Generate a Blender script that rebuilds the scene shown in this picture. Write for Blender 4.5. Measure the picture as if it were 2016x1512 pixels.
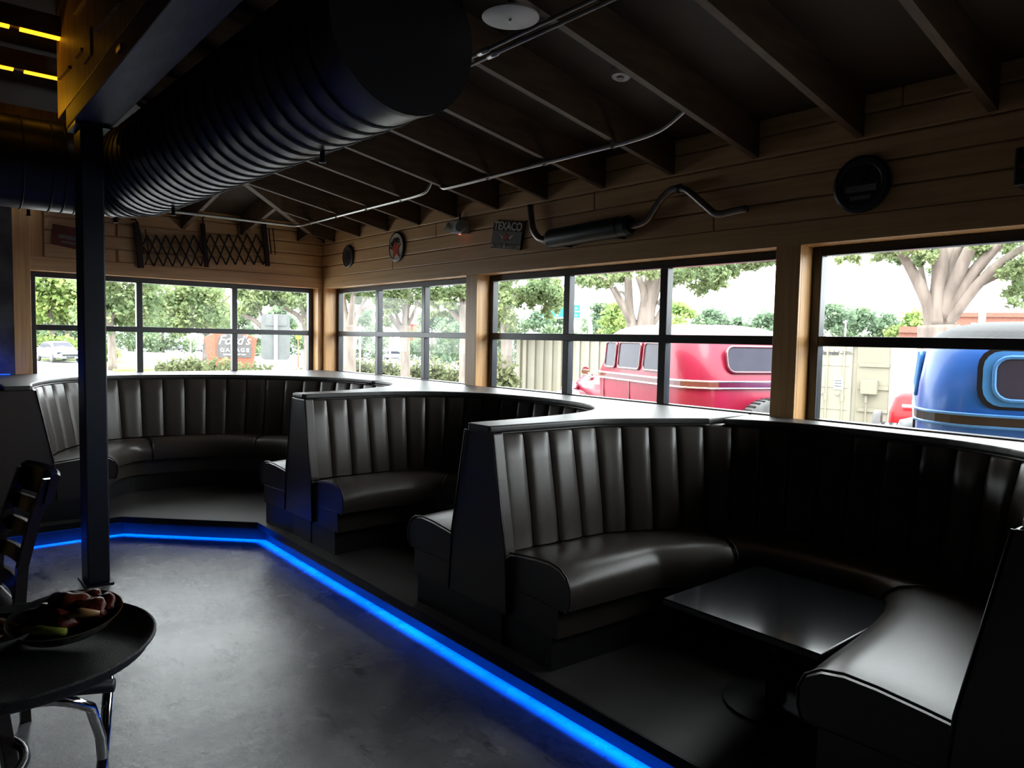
import bpy, bmesh, math, random
import numpy as np
from mathutils import Vector, Matrix

for o in list(bpy.data.objects):
    bpy.data.objects.remove(o)
SC = bpy.context.scene
COL = SC.collection
random.seed(7)
RNG = np.random.default_rng(11)

# ------------------------------------------------------------------ camera
CAM_POS = Vector((-3.6658, -7.7152, 1.543))
F_PX, YAW, PITCH, ROLL = 1415.84, 0.7004, 0.0629, 0.0197
FWD = Vector((math.sin(YAW)*math.cos(PITCH), math.cos(YAW)*math.cos(PITCH), -math.sin(PITCH)))
_r = Vector((math.cos(YAW), -math.sin(YAW), 0.0))
_u = _r.cross(FWD)
RIGHT = _r*math.cos(ROLL) + _u*math.sin(ROLL)
UP = -_r*math.sin(ROLL) + _u*math.cos(ROLL)
cam = bpy.data.cameras.new('camera')
cam.sensor_width = 36.0
cam.lens = 36.0*F_PX/2016.0
cam.clip_end = 800
cam_ob = bpy.data.objects.new('camera', cam)
COL.objects.link(cam_ob)
cam_ob.matrix_world = Matrix(((RIGHT.x, UP.x, -FWD.x, CAM_POS.x), (RIGHT.y, UP.y, -FWD.y, CAM_POS.y),
                              (RIGHT.z, UP.z, -FWD.z, CAM_POS.z), (0, 0, 0, 1)))
SC.camera = cam_ob

# ------------------------------------------------------------------ world, sun, exposure
W = bpy.data.worlds.new('overcast_sky')
SC.world = W
W.use_nodes = True
W.node_tree.nodes['Background'].inputs[0].default_value = (0.93, 0.97, 1.0, 1)
W.node_tree.nodes['Background'].inputs[1].default_value = 5.2
sun = bpy.data.lights.new('hazy_sun', 'SUN')
sun.energy = 1.4
sun.angle = math.radians(25)
sun.color = (1.0, 0.96, 0.88)
sun_ob = bpy.data.objects.new('hazy_sun', sun)
COL.objects.link(sun_ob)
sun_ob.rotation_euler = Vector((0.45, 0.42, -0.9)).to_track_quat('-Z', 'Y').to_euler()
SC.view_settings.view_transform = 'Standard'
SC.view_settings.look = 'None'
SC.view_settings.gamma = 1.0
SC.view_settings.use_curve_mapping = False
SC.view_settings.exposure = 1.1


# window openings: light portals (daylight through the real windows)
def portal(loc, sx, sy, direction):
    l = bpy.data.lights.new('window_portal', 'AREA')
    l.shape = 'RECTANGLE'
    l.size = sx
    l.size_y = sy
    l.cycles.is_portal = True
    ob = bpy.data.objects.new('window_portal', l)
    COL.objects.link(ob)
    ob.location = loc
    ob.rotation_euler = Vector(direction).to_track_quat('-Z', 'Z').to_euler()
    return ob


# ------------------------------------------------------------------ pixel helpers (2016 x 1512 frame)
def ray(px, py):
    return FWD + RIGHT*((px-1008)/F_PX) + UP*((756-py)/F_PX)


def hit(px, py, axis, val):
    d = ray(px, py)
    return CAM_POS + d*((val-CAM_POS[axis])/d[axis])


def HX(px, py, x=0.0): return hit(px, py, 0, x)
def HY(px, py, y=0.0): return hit(px, py, 1, y)
def HZ(px, py, z=0.0): return hit(px, py, 2, z)


def at_range(px, py, rng):
    d = ray(px, py)
    return CAM_POS + d*(rng/math.hypot(d.x, d.y))


def smooth(t):
    t = max(0.0, min(1.0, t))
    return t*t*(3-2*t)


def ground_z(x, y):
    d = math.hypot(max(x-4.0*smooth(-y/3.0), 0.0), max(y, 0.0))
    return -0.08 - 0.67*smooth((d-4.0)/8.0) - 0.03*max(0.0, x-18.0) - 0.006*max(0.0, d-60.0)


def on_ground(px, rng):
    p = at_range(px, 667 + (px-1008)*0.0197, rng)
    return Vector((p.x, p.y, ground_z(p.x, p.y)))


# ------------------------------------------------------------------ materials
MATS = {}


def M(name, col, rough=0.5, metal=0.0, col2=None, nscale=6.0, stretch=(1, 1, 1), bump=0.0, spec=0.5,
      rough2=None, contrast=(0.35, 0.65), bscale=None, coat=0.0, emit=None, estr=0.0):
    m = bpy.data.materials.new(name)
    m.use_nodes = True
    nt = m.node_tree
    b = nt.nodes['Principled BSDF']
    b.inputs['Base Color'].default_value = (*col, 1)
    b.inputs['Roughness'].default_value = rough
    b.inputs['Metallic'].default_value = metal
    b.inputs['Specular IOR Level'].default_value = spec
    b.inputs['Coat Weight'].default_value = coat
    b.inputs['Coat Roughness'].default_value = 0.05
    if emit:
        b.inputs['Emission Color'].default_value = (*emit, 1)
        b.inputs['Emission Strength'].default_value = estr
    tc = nt.nodes.new('ShaderNodeTexCoord')
    mp = nt.nodes.new('ShaderNodeMapping')
    mp.inputs['Scale'].default_value = stretch
    nt.links.new(tc.outputs['Object'], mp.inputs['Vector'])
    no = nt.nodes.new('ShaderNodeTexNoise')
    no.inputs['Scale'].default_value = nscale
    no.inputs['Detail'].default_value = 5
    nt.links.new(mp.outputs[0], no.inputs['Vector'])
    if col2 is None:
        col2 = tuple(c*0.82 for c in col)
    cr = nt.nodes.new('ShaderNodeValToRGB')
    cr.color_ramp.elements[0].position = contrast[0]
    cr.color_ramp.elements[1].position = contrast[1]
    cr.color_ramp.elements[0].color = (*col2, 1)
    cr.color_ramp.elements[1].color = (*col, 1)
    nt.links.new(no.outputs['Fac'], cr.inputs[0])
    nt.links.new(cr.outputs[0], b.inputs['Base Color'])
    if rough2 is not None:
        mr = nt.nodes.new('ShaderNodeMapRange')
        mr.inputs['From Min'].default_value = contrast[0]
        mr.inputs['From Max'].default_value = contrast[1]
        mr.inputs['To Min'].default_value = rough2
        mr.inputs['To Max'].default_value = rough
        nt.links.new(no.outputs['Fac'], mr.inputs['Value'])
        nt.links.new(mr.outputs[0], b.inputs['Roughness'])
    if bump:
        bn = nt.nodes.new('ShaderNodeTexNoise')
        bn.inputs['Scale'].default_value = bscale or nscale*4
        bn.inputs['Detail'].default_value = 4
        nt.links.new(mp.outputs[0], bn.inputs['Vector'])
        bu = nt.nodes.new('ShaderNodeBump')
        bu.inputs['Strength'].default_value = bump
        bu.inputs['Distance'].default_value = 0.01
        nt.links.new(bn.outputs['Fac'], bu.inputs['Height'])
        nt.links.new(bu.outputs[0], b.inputs['Normal'])
    MATS[name] = m
    return m


WOODY = M('honey_pine_along_y', (0.74, 0.46, 0.22), 0.42, col2=(0.62, 0.36, 0.16), nscale=3, stretch=(6, 0.5, 14), bump=0.08)
WOODX = M('honey_pine_along_x', (0.74, 0.46, 0.22), 0.42, col2=(0.62, 0.36, 0.16), nscale=3, stretch=(0.5, 6, 14), bump=0.08)
WOODZ = M('honey_pine_upright', (0.70, 0.41, 0.17), 0.40, col2=(0.56, 0.31, 0.12), nscale=3, stretch=(14, 14, 0.6), bump=0.08)
WALLCORE = M('wall_core', (0.10, 0.06, 0.035), 0.8)
DARKWALL = M('dark_paint', (0.015, 0.015, 0.017), 0.8)
STONE = M('dark_stone', (0.06, 0.06, 0.06), 0.75, col2=(0.02, 0.02, 0.022), nscale=5, bump=0.4)
FRAME = M('dark_anodised_metal', (0.045, 0.047, 0.05), 0.32, 0.4, spec=0.5)
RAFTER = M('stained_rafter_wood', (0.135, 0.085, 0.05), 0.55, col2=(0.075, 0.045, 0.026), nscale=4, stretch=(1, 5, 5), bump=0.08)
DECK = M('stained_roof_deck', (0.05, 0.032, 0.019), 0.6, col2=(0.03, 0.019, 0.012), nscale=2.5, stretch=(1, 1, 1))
BEAMWOOD = M('aged_beam', (0.10, 0.085, 0.075), 0.6, col2=(0.05, 0.043, 0.04), nscale=4, stretch=(4, 0.8, 4), bump=0.1)
POSTWOOD = M('brown_post_wood', (0.40, 0.25, 0.10), 0.5, col2=(0.24, 0.13, 0.05), nscale=5, stretch=(6, 6, 0.7), bump=0.1)
STEELBLACK = M('black_painted_steel', (0.012, 0.016, 0.024), 0.42)
DUCTM = M('black_duct_paint', (0.016, 0.017, 0.026), 0.36, 0.0, spec=0.35)
DUCTSEAM = M('black_duct_seam', (0.010, 0.010, 0.014), 0.5)
LEATHER = M('dark_brown_vinyl', (0.056, 0.046, 0.040), 0.33, col2=(0.050, 0.041, 0.036), nscale=40, bump=0.05, bscale=260, spec=0.5)
CAPM = M('charcoal_vinyl_cap', (0.052, 0.050, 0.049), 0.42, col2=(0.046, 0.044, 0.043), nscale=30, bump=0.05, bscale=250)
PIPING = M('black_piping', (0.016, 0.015, 0.015), 0.35)
BASEM = M('black_laminate', (0.022, 0.022, 0.024), 0.45)
TABLEM = M('glossy_black_tabletop', (0.010, 0.011, 0.013), 0.13, spec=0.35)
PLATM = M('grey_platform_floor', (0.075, 0.072, 0.070), 0.40, col2=(0.052, 0.050, 0.048), nscale=3, bump=0.05)
NOSING = M('dark_metal_nosing', (0.03, 0.03, 0.033), 0.35, 0.6)
GALV = M('galvanised_steel', (0.62, 0.62, 0.60), 0.28, 1.0)
CHROME = M('chrome', (0.8, 0.8, 0.8), 0.09, 1.0)
PIPESTEEL = M('aged_exhaust_steel', (0.33, 0.31, 0.30), 0.34, 0.9, col2=(0.22, 0.2, 0.19), nscale=9)
MUFFLER = M('dark_muffler_enamel', (0.022, 0.030, 0.033), 0.38, 0.3)
IRON = M('black_iron', (0.012, 0.009, 0.008), 0.55, 0.3, col2=(0.03, 0.014, 0.009), nscale=12)
WHITEPL = M('white_plastic', (0.62, 0.62, 0.60), 0.45)
GREYPL = M('grey_plastic', (0.30, 0.30, 0.30), 0.4)
SIGNWHITE = M('enamel_cream', (0.66, 0.60, 0.52), 0.35, col2=(0.55, 0.48, 0.4), nscale=8)
SIGNBLACK = M('enamel_black', (0.02, 0.018, 0.017), 0.35)
SIGNRED = M('enamel_red', (0.55, 0.07, 0.03), 0.35)
SIGNGREY = M('enamel_grey', (0.20, 0.19, 0.18), 0.4)
SIGNDARK = M('enamel_slate', (0.055, 0.058, 0.066), 0.35)
RUSTRED = M('faded_red_tin', (0.20, 0.045, 0.03), 0.6, col2=(0.11, 0.03, 0.02), nscale=10)
CHAIRM = M('black_brown_chair_wood', (0.014, 0.010, 0.010), 0.22, spec=0.5)
TRAYM = M('black_tray', (0.013, 0.014, 0.015), 0.48, bump=0.5, bscale=420, spec=0.4)
CERAMIC = M('dark_plate_glaze', (0.10, 0.10, 0.105), 0.15)
MEAT = M('glazed_wing_meat', (0.13, 0.020, 0.008), 0.34, col2=(0.06, 0.010, 0.005), nscale=30, bump=0.3, spec=0.3)
CELERY = M('celery_green', (0.26, 0.30, 0.04), 0.4)
FRIES = M('golden_fries', (0.40, 0.20, 0.05), 0.5, col2=(0.25, 0.1, 0.03), nscale=30)
CARROT = M('carrot_slice', (0.45, 0.24, 0.10), 0.45)
LEDM = M('blue_led_strip', (0.05, 0.1, 0.6), 0.4, emit=(0.0, 0.12, 1.0), estr=0.6)
REDLED = M('red_indicator', (0.5, 0.02, 0.02), 0.4, emit=(1.0, 0.05, 0.03), estr=4.0)
AMBER = M('amber_glow', (0.8, 0.4, 0.1), 0.4, emit=(1.0, 0.42, 0.015), estr=1.1)  # glow shared by the added amber strips and fill lamp
# outside
ASPHALT = M('pale_concrete_lot', (0.23, 0.225, 0.22), 0.8, col2=(0.19, 0.185, 0.18), nscale=0.6)
ROADM = M('pale_road', (0.16, 0.157, 0.155), 0.8, col2=(0.14, 0.135, 0.13), nscale=0.3)
GRASS = M('lawn_grass', (0.17, 0.22, 0.06), 0.9, col2=(0.13, 0.17, 0.045), nscale=3, bump=0.4)
MULCH = M('mulch', (0.17, 0.14, 0.10), 0.9, col2=(0.12, 0.10, 0.07), nscale=8)
BARK = M('grey_brown_bark', (0.21, 0.175, 0.15), 0.85, col2=(0.13, 0.105, 0.09), nscale=7, stretch=(1, 1, 0.25), bump=0.5)
CREAM = M('cream_container_paint', (0.25, 0.23, 0.178), 0.5, col2=(0.225, 0.207, 0.16), nscale=1.2)
CREAMD = M('beige_container_paint', (0.19, 0.172, 0.128), 0.55, col2=(0.16, 0.145, 0.11), nscale=1.2)
INK = M('black_ink', (0.04, 0.04, 0.04), 0.6)
PAPER = M('white_notice', (0.40, 0.43, 0.50), 0.5)
REDPAINT = M('crimson_car_paint', (0.24, 0.010, 0.034), 0.32, coat=0.15, spec=0.25)
MAROON = M('maroon_car_paint', (0.10, 0.008, 0.018), 0.12, coat=1.0)
BLUEPAINT = M('blue_car_paint', (0.012, 0.085, 0.36), 0.34, coat=0.12, spec=0.25)
SKYBLUE = M('light_blue_car_paint', (0.04, 0.18, 0.48), 0.3, coat=0.15, spec=0.3)
VINYL = M('black_vinyl_roof', (0.020, 0.020, 0.022), 0.6, spec=0.15, bump=0.3, bscale=90)
BLACKPAINT = M('black_car_paint', (0.010, 0.010, 0.013), 0.3, spec=0.2)
SCARLET = M('scarlet_car_paint', (0.36, 0.006, 0.010), 0.35, coat=0.1, spec=0.25)
RUBBER = M('tyre_rubber', (0.09, 0.09, 0.09), 0.7, col2=(0.06, 0.06, 0.06), nscale=10)
CARGLASS = M('car_window_glass', (0.035, 0.034, 0.052), 0.08, spec=0.12)
BRICKFAR = M('red_brick_front', (0.20, 0.075, 0.05), 0.8, col2=(0.16, 0.06, 0.04), nscale=8)
SIGNORANGE = M('terracotta_sign_face', (0.26, 0.062, 0.030), 0.5)
SIGNPANEL = M('charcoal_sign_face', (0.07, 0.065, 0.065), 0.5)
WHITEPAINT = M('white_paint', (0.42, 0.42, 0.42), 0.4)
SIGNBACK = M('grey_sign_back', (0.105, 0.115, 0.115), 0.5, 0.0)
HIWAY = M('highway_sign_green', (0.0, 0.17, 0.14), 0.45)
ORANGEP = M('orange_paint', (0.38, 0.12, 0.03), 0.5)
YELLOWP = M('yellow_paint', (0.40, 0.33, 0.02), 0.5)


def floor_material():
    m = M('worn_concrete_floor', (0.22, 0.22, 0.225), 0.34)
    nt = m.node_tree
    b = nt.nodes['Principled BSDF']
    tc = nt.nodes.new('ShaderNodeTexCoord')

    def noise(scale, det, rough=0.6, st=(1, 1, 1), rot=0.0):
        mp = nt.nodes.new('ShaderNodeMapping')
        mp.inputs['Scale'].default_value = st
        mp.inputs['Rotation'].default_value = (0, 0, rot)
        nt.links.new(tc.outputs['Object'], mp.inputs[0])
        n = nt.nodes.new('ShaderNodeTexNoise')
        n.inputs['Scale'].default_value = scale
        n.inputs['Detail'].default_value = det
        n.inputs['Roughness'].default_value = rough
        nt.links.new(mp.outputs[0], n.inputs['Vector'])
        return n

    def ramp(n, p0, p1, c0, c1):
        r = nt.nodes.new('ShaderNodeValToRGB')
        r.color_ramp.elements[0].position = p0
        r.color_ramp.elements[1].position = p1
        r.color_ramp.elements[0].color = (*c0, 1)
        r.color_ramp.elements[1].color = (*c1, 1)
        nt.links.new(n.outputs['Fac'], r.inputs[0])
        return r
    big = ramp(noise(1.6, 8, 0.65), 0.36, 0.66, (0.20, 0.20, 0.21), (0.40, 0.40, 0.41))
    scr = ramp(noise(7, 9, 0.75, (1, 0.35, 1), 0.7), 0.35, 0.45, (0.35, 0.35, 0.36), (1, 1, 1))
    spt = ramp(noise(13, 6, 0.7, (0.5, 1, 1), 0.3), 0.31, 0.37, (0.25, 0.25, 0.25), (1, 1, 1))
    mx = nt.nodes.new('ShaderNodeMix')
    mx.data_type = 'RGBA'
    mx.blend_type = 'MULTIPLY'
    mx.inputs[0].default_value = 1.0
    nt.links.new(big.outputs[0], mx.inputs[6])
    nt.links.new(scr.outputs[0], mx.inputs[7])
    mx2 = nt.nodes.new('ShaderNodeMix')
    mx2.data_type = 'RGBA'
    mx2.blend_type = 'MULTIPLY'
    mx2.inputs[0].default_value = 1.0
    nt.links.new(mx.outputs[2], mx2.inputs[6])
    nt.links.new(spt.outputs[0], mx2.inputs[7])
    nt.links.new(mx2.outputs[2], b.inputs['Base Color'])
    ro = ramp(noise(2.3, 8, 0.7), 0.3, 0.7, (0.16, 0.16, 0.16), (0.34, 0.34, 0.34))
    nt.links.new(ro.outputs[0], b.inputs['Roughness'])
    bn = noise(9, 10, 0.75)
    bu = nt.nodes.new('ShaderNodeBump')
    b.inputs['Specular IOR Level'].default_value = 0.9
    bu.inputs['Strength'].default_value = 0.24
    bu.inputs['Distance'].default_value = 0.012
    nt.links.new(bn.outputs['Fac'], bu.inputs['Height'])
    nt.links.new(bu.outputs[0], b.inputs['Normal'])
    return m


FLOORM = floor_material()


def glass_material():
    m = bpy.data.materials.new('window_glass')
    m.use_nodes = True
    nt = m.node_tree
    nt.nodes.clear()
    out = nt.nodes.new('ShaderNodeOutputMaterial')
    tr = nt.nodes.new('ShaderNodeBsdfTransparent')
    tr.inputs[0].default_value = (0.93, 0.96, 0.94, 1)
    gl = nt.nodes.new('ShaderNodeBsdfGlossy')
    gl.inputs['Roughness'].default_value = 0.0
    fr = nt.nodes.new('ShaderNodeFresnel')
    fr.inputs[0].default_value = 1.22
    mx = nt.nodes.new('ShaderNodeMixShader')
    nt.links.new(fr.outputs[0], mx.inputs[0])
    nt.links.new(tr.outputs[0], mx.inputs[1])
    nt.links.new(gl.outputs[0], mx.inputs[2])
    nt.links.new(mx.outputs[0], out.inputs[0])
    return m


GLASS = glass_material()


def leaf_material(name, c1, c2, scale):
    m = bpy.data.materials.new(name)
    m.use_nodes = True
    nt = m.node_tree
    nt.nodes.clear()
    out = nt.nodes.new('ShaderNodeOutputMaterial')
    tc = nt.nodes.new('ShaderNodeTexCoord')
    n = nt.nodes.new('ShaderNodeTexNoise')
    n.inputs['Scale'].default_value = scale
    n.inputs['Detail'].default_value = 3
    nt.links.new(tc.outputs['Object'], n.inputs['Vector'])
    r = nt.nodes.new('ShaderNodeValToRGB')
    r.color_ramp.elements[0].position = 0.38
    r.color_ramp.elements[1].position = 0.62
    r.color_ramp.elements[0].color = (*c1, 1)
    r.color_ramp.elements[1].color = (*c2, 1)
    nt.links.new(n.outputs['Fac'], r.inputs[0])
    d = nt.nodes.new('ShaderNodeBsdfDiffuse')
    t = nt.nodes.new('ShaderNodeBsdfTranslucent')
    nt.links.new(r.outputs[0], d.inputs[0])
    nt.links.new(r.outputs[0], t.inputs[0])
    mx = nt.nodes.new('ShaderNodeMixShader')
    mx.inputs[0].default_value = 0.45
    nt.links.new(d.outputs[0], mx.inputs[1])
    nt.links.new(t.outputs[0], mx.inputs[2])
    nt.links.new(mx.outputs[0], out.inputs[0])
    return m


LEAF_OAK = leaf_material('oak_leaves', (0.12, 0.17, 0.085), (0.26, 0.31, 0.15), 0.7)
LEAF_BRIGHT = leaf_material('bright_leaves', (0.18, 0.26, 0.09), (0.36, 0.43, 0.16), 0.5)
LEAF_FAR = leaf_material('distant_leaves', (0.14, 0.20, 0.13), (0.26, 0.33, 0.19), 0.25)
LEAF_HEDGE = leaf_material('hedge_leaves', (0.12, 0.14, 0.07), (0.24, 0.25, 0.14), 1.5)


# ------------------------------------------------------------------ mesh builder
class MB:
    def __init__(self):
        self.v = []
        self.f = []

    def add(self, verts, faces):
        n = len(self.v)
        self.v += [tuple(p) for p in verts]
        self.f += [tuple(i+n for i in f) for f in faces]
        return self

    def box(self, lo, hi):
        x0, y0, z0 = lo
        x1, y1, z1 = hi
        return self.add([(x0, y0, z0), (x1, y0, z0), (x1, y1, z0), (x0, y1, z0), (x0, y0, z1), (x1, y0, z1), (x1, y1, z1), (x0, y1, z1)],
                        [(0, 3, 2, 1), (4, 5, 6, 7), (0, 1, 5, 4), (1, 2, 6, 5), (2, 3, 7, 6), (3, 0, 4, 7)])

    def obox(self, c, ax, ay, az):
        """box from centre and three half-axis vectors"""
        c, ax, ay, az = Vector(c), Vector(ax), Vector(ay), Vector(az)
        p = [c+ax*i+ay*j+az*k for k in (-1, 1) for i, j in ((-1, -1), (1, -1), (1, 1), (-1, 1))]
        return self.add(p, [(0, 3, 2, 1), (4, 5, 6, 7), (0, 1, 5, 4), (1, 2, 6, 5), (2, 3, 7, 6), (3, 0, 4, 7)])

    def bar(self, a, b, w, h, up=(0, 0, 1)):
        a, b = Vector(a), Vector(b)
        d = (b-a)
        side = d.cross(Vector(up)).normalized()
        u = side.cross(d).normalized()
        return self.obox((a+b)/2, d/2, side*w/2, u*h/2)

    def prism(self, pts, vec):
        """extrude a closed planar polygon by vec"""
        n = len(pts)
        vec = Vector(vec)
        p = [Vector(a) for a in pts]
        return self.add(p+[a+vec for a in p], [tuple(range(n-1, -1, -1)), tuple(range(n, 2*n))] +
                        [(i, (i+1) % n, n+(i+1) % n, n+i) for i in range(n)])

    def tube(self, path, r, n=10, closed=False, cap=True):
        path = [Vector(p) for p in path]
        m = len(path)
        rs = r if isinstance(r, (list, tuple)) else [r]*m
        prev = None
        rings = []
        for i, p in enumerate(path):
            if closed:
                t = (path[(i+1) % m]-path[i-1])
            else:
                t = path[min(i+1, m-1)]-path[max(i-1, 0)]
            t.normalize()
            if prev is None:
                a = Vector((0, 0, 1)) if abs(t.z) < 0.9 else Vector((1, 0, 0))
                u = (a-t*a.dot(t)).normalized()
            else:
                u = (prev-t*prev.dot(t))
                u = u.normalized() if u.length > 1e-6 else prev
            prev = u
            w = t.cross(u)
            rings.append([p+(u*math.cos(2*math.pi*k/n)+w*math.sin(2*math.pi*k/n))*rs[i] for k in range(n)])
        vs = [q for rg in rings for q in rg]
        fs = []
        for i in range(m if closed else m-1):
            j = (i+1) % m
            for k in range(n):
                k2 = (k+1) % n
                fs.append((i*n+k, i*n+k2, j*n+k2, j*n+k))
        if cap and not closed:
            fs.append(tuple(range(n-1, -1, -1)))
            fs.append(tuple((m-1)*n+k for k in range(n)))
        return self.add(vs, fs)

    def loft(self, rings, cap=True, closed=True):
        m, n = len(rings), len(rings[0])
        vs = [q for rg in rings for q in rg]
        fs = []
        for i in range(m-1):
            for k in range(n if closed else n-1):
                k2 = (k+1) % n
                fs.append((i*n+k, i*n+k2, (i+1)*n+k2, (i+1)*n+k))
        if cap:
            fs.append(tuple(range(n-1, -1, -1)))
            fs.append(tuple((m-1)*n+k for k in range(n)))
        return self.add(vs, fs)

    def lathe(self, prof, c, axis=(0, 0, 1), n=24, sx=1.0, sy=1.0, xdir=None):
        """prof: list of (radius, height) along axis through c"""
        axis = Vector(axis).normalized()
        a = Vector(xdir) if xdir else (Vector((1, 0, 0)) if abs(axis.x) < 0.9 else Vector((0, 1, 0)))
        u = (a-axis*a.dot(axis)).normalized()
        w = axis.cross(u)
        c = Vector(c)
        rings = [[c+axis*h+(u*math.cos(2*math.pi*k/n)*sx+w*math.sin(2*math.pi*k/n)*sy)*r for k in range(n)] for r, h in prof]
        return self.loft(rings)

    def ball(self, c, r, n=10, s=(1, 1, 1)):
        prof = [(math.sin(math.pi*i/n)*r+1e-5, -math.cos(math.pi*i/n)*r) for i in range(n+1)]
        st = len(self.v)
        self.lathe(prof, (0, 0, 0), n=n+4)
        for i in range(st, len(self.v)):
            p = self.v[i]
            self.v[i] = (p[0]*s[0]+c[0], p[1]*s[1]+c[1], p[2]*s[2]+c[2])
        return self

    def build(self, name, mat, parent=None, smooth=False, world=True, bevel=0.0, kind=None):
        me = bpy.data.meshes.new(name)
        off = parent_world(parent) if (parent and world) else Vector((0, 0, 0))
        me.from_pydata([(p[0]-off.x, p[1]-off.y, p[2]-off.z) for p in self.v], [], self.f)
        me.materials.append(mat)
        if smooth:
            me.shade_smooth()
            if smooth == 'auto':
                me.set_sharp_from_angle(angle=math.radians(38))
        me.update()
        ob = bpy.data.objects.new(name, me)
        COL.objects.link(ob)
        if parent:
            ob.parent = parent
        if bevel:
            md = ob.modifiers.new('edge', 'BEVEL')
            md.width = bevel
            md.segments = 2
            md.limit_method = 'ANGLE'
        if kind:
            ob['kind'] = kind
        return ob


def parent_world(p):
    v = Vector((0, 0, 0))
    while p:
        v += p.location
        p = p.parent
    return v


def thing(name, label, cat, loc=(0, 0, 0), group=None, rotz=0.0):
    o = bpy.data.objects.new(name, None)
    o.empty_display_size = 0.1
    COL.objects.link(o)
    o.location = loc
    o.rotation_euler = (0, 0, rotz)
    tag(o, label, cat, group)
    return o


def tag(o, label, cat, group=None):
    o['label'] = label
    o['category'] = cat
    if group:
        o['group'] = group
    return o


def struct(o, label=None):
    o['kind'] = 'structure'
    if label:
        o['label'] = label
    return o


def dup(root, loc, rotz, label, group=None):
    r = root.copy()
    COL.objects.link(r)
    r.location = loc
    r.rotation_euler = (0, 0, rotz)
    r['label'] = label
    if group:
        r['group'] = group
    for ch in list(root.children):
        c = ch.copy()
        COL.objects.link(c)
        c.parent = r
        for g in ch.children:
            d = g.copy()
            COL.objects.link(d)
            d.parent = c
    return r


def text_mesh(body, size, mat, name='lettering', parent=None, origin=(0, 0, 0), xdir=(1, 0, 0), ydir=(0, 0, 1),
              depth=0.004, shear=0.0, spacing=1.0, xscale=1.0, world=True, bold=0.0, align='CENTER', warp=None):
    cu = bpy.data.curves.new('txt', 'FONT')
    cu.body = body
    cu.size = size
    cu.extrude = depth
    cu.shear = shear
    cu.space_character = spacing
    cu.offset = bold
    cu.align_x = align
    cu.align_y = 'CENTER'
    cu.resolution_u = 3
    tmp = bpy.data.objects.new('txt', cu)
    COL.objects.link(tmp)
    dg = bpy.context.evaluated_depsgraph_get()
    me = bpy.data.meshes.new_from_object(tmp.evaluated_get(dg))
    bpy.data.objects.remove(tmp)
    bpy.data.curves.remove(cu)
    X, Y = Vector(xdir).normalized(), Vector(ydir).normalized()
    Z = X.cross(Y)
    off = parent_world(parent) if (parent and world) else Vector((0, 0, 0))
    O = Vector(origin)-off
    for v in me.vertices:
        x, y = v.co.x*xscale, v.co.y
        if warp:
            x, y = warp(x, y)
        v.co = O+X*x+Y*y+Z*v.co.z
    me.materials.clear()
    me.materials.append(mat)
    me.name = name
    ob = bpy.data.objects.new(name, me)
    COL.objects.link(ob)
    if parent:
        ob.parent = parent
    return ob


def spline(pts, n):
    """Catmull-Rom through pts, n samples per span"""
    P = [Vector(p) for p in pts]
    P = [P[0]*2-P[1]]+P+[P[-1]*2-P[-2]]
    out = []
    for i in range(1, len(P)-2):
        for k in range(n):
            t = k/n
            a, b, c, d = P[i-1], P[i], P[i+1], P[i+2]
            out.append(0.5*((2*b)+(c-a)*t+(2*a-5*b+4*c-d)*t*t+(3*b-a-3*c+d)*t**3))
    out.append(P[-2])
    return out

# ================================================================== THE ROOM
Z_PLAT, Z_CAP, Z_SILL, Z_HEAD, Z_TRIM = 0.15, 1.143, 1.105, 2.069, 2.193
Z_RAF, Z_DECK, SLOPE = 2.568, 2.768, 0.185
T0, T1 = 1.535, 1.589                        # transom bar
FX0, FX1, GX = 0.11, 0.17, 0.14              # window frame depth range, glass plane
XL, YF = -8.0, -11.0                         # far sides of the room

floor_ob = struct(MB().box((XL, YF, -0.12), (0.2, 0.2, 0.0)).build('floor', FLOORM), 'worn grey concrete floor')

# raised platform under the booths
XE, XK = -1.70, -1.637
plat_pts = [(-.002, -.002), (-.002, YF+.01), (XE, YF+.01), (XE, -2.50), (-2.455, -1.745), (-5.5, -1.745), (-5.5, -.002)]
kick_pts = [(-.002, -.002), (-.002, YF+.01), (XK, YF+.01), (XK, -2.475), (-2.430, -1.682), (-5.5, -1.682), (-5.5, -.002)]
plat = thing('raised_platform', 'grey raised platform with dark edge along the booths', 'platform', (-1.0, -2.0, 0))
MB().prism([(x, y, 0.105) for x, y in plat_pts], (0, 0, 0.045)).build('top', PLATM, plat)
MB().prism([(x, y, 0.0) for x, y in kick_pts], (0, 0, 0.105)).build('riser', BASEM, plat)
edge = [(XE, YF+.01), (XE, -2.50), (-2.455, -1.745), (-5.5, -1.745)]
for a, b in zip(edge[:-1], edge[1:]):
    MB().bar((a[0]-0.003, a[1]-0.003, 0.1265), (b[0]-0.003, b[1]-0.003, 0.1265), 0.014, 0.046).build('nosing', NOSING, plat)


# blue LED strip tucked under the nosing: strip mesh and its light
def led_run(a, b, label):
    a, b = Vector((a[0], a[1], 0.098)), Vector((b[0], b[1], 0.098))
    t = thing('led_strip', label, 'light', (a+b)/2, 'blue strip lights under the platform edge')
    MB().bar(a, b, 0.012, 0.008).build('strip', LEDM, t)
    L = bpy.data.lights.new('led_glow', 'AREA')
    L.shape = 'RECTANGLE'
    L.size = (b-a).length
    L.size_y = 0.045
    L.energy = 1.75*(b-a).length
    L.color = (0.0, 0.085, 1.0)
    L.spread = math.radians(62)
    lo = bpy.data.objects.new('led_glow', L)
    COL.objects.link(lo)
    lo.parent = t
    lo.location = (0, 0, -0.006)
    lo.rotation_euler = (0, 0, math.atan2(b.y-a.y, b.x-a.x))


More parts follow.
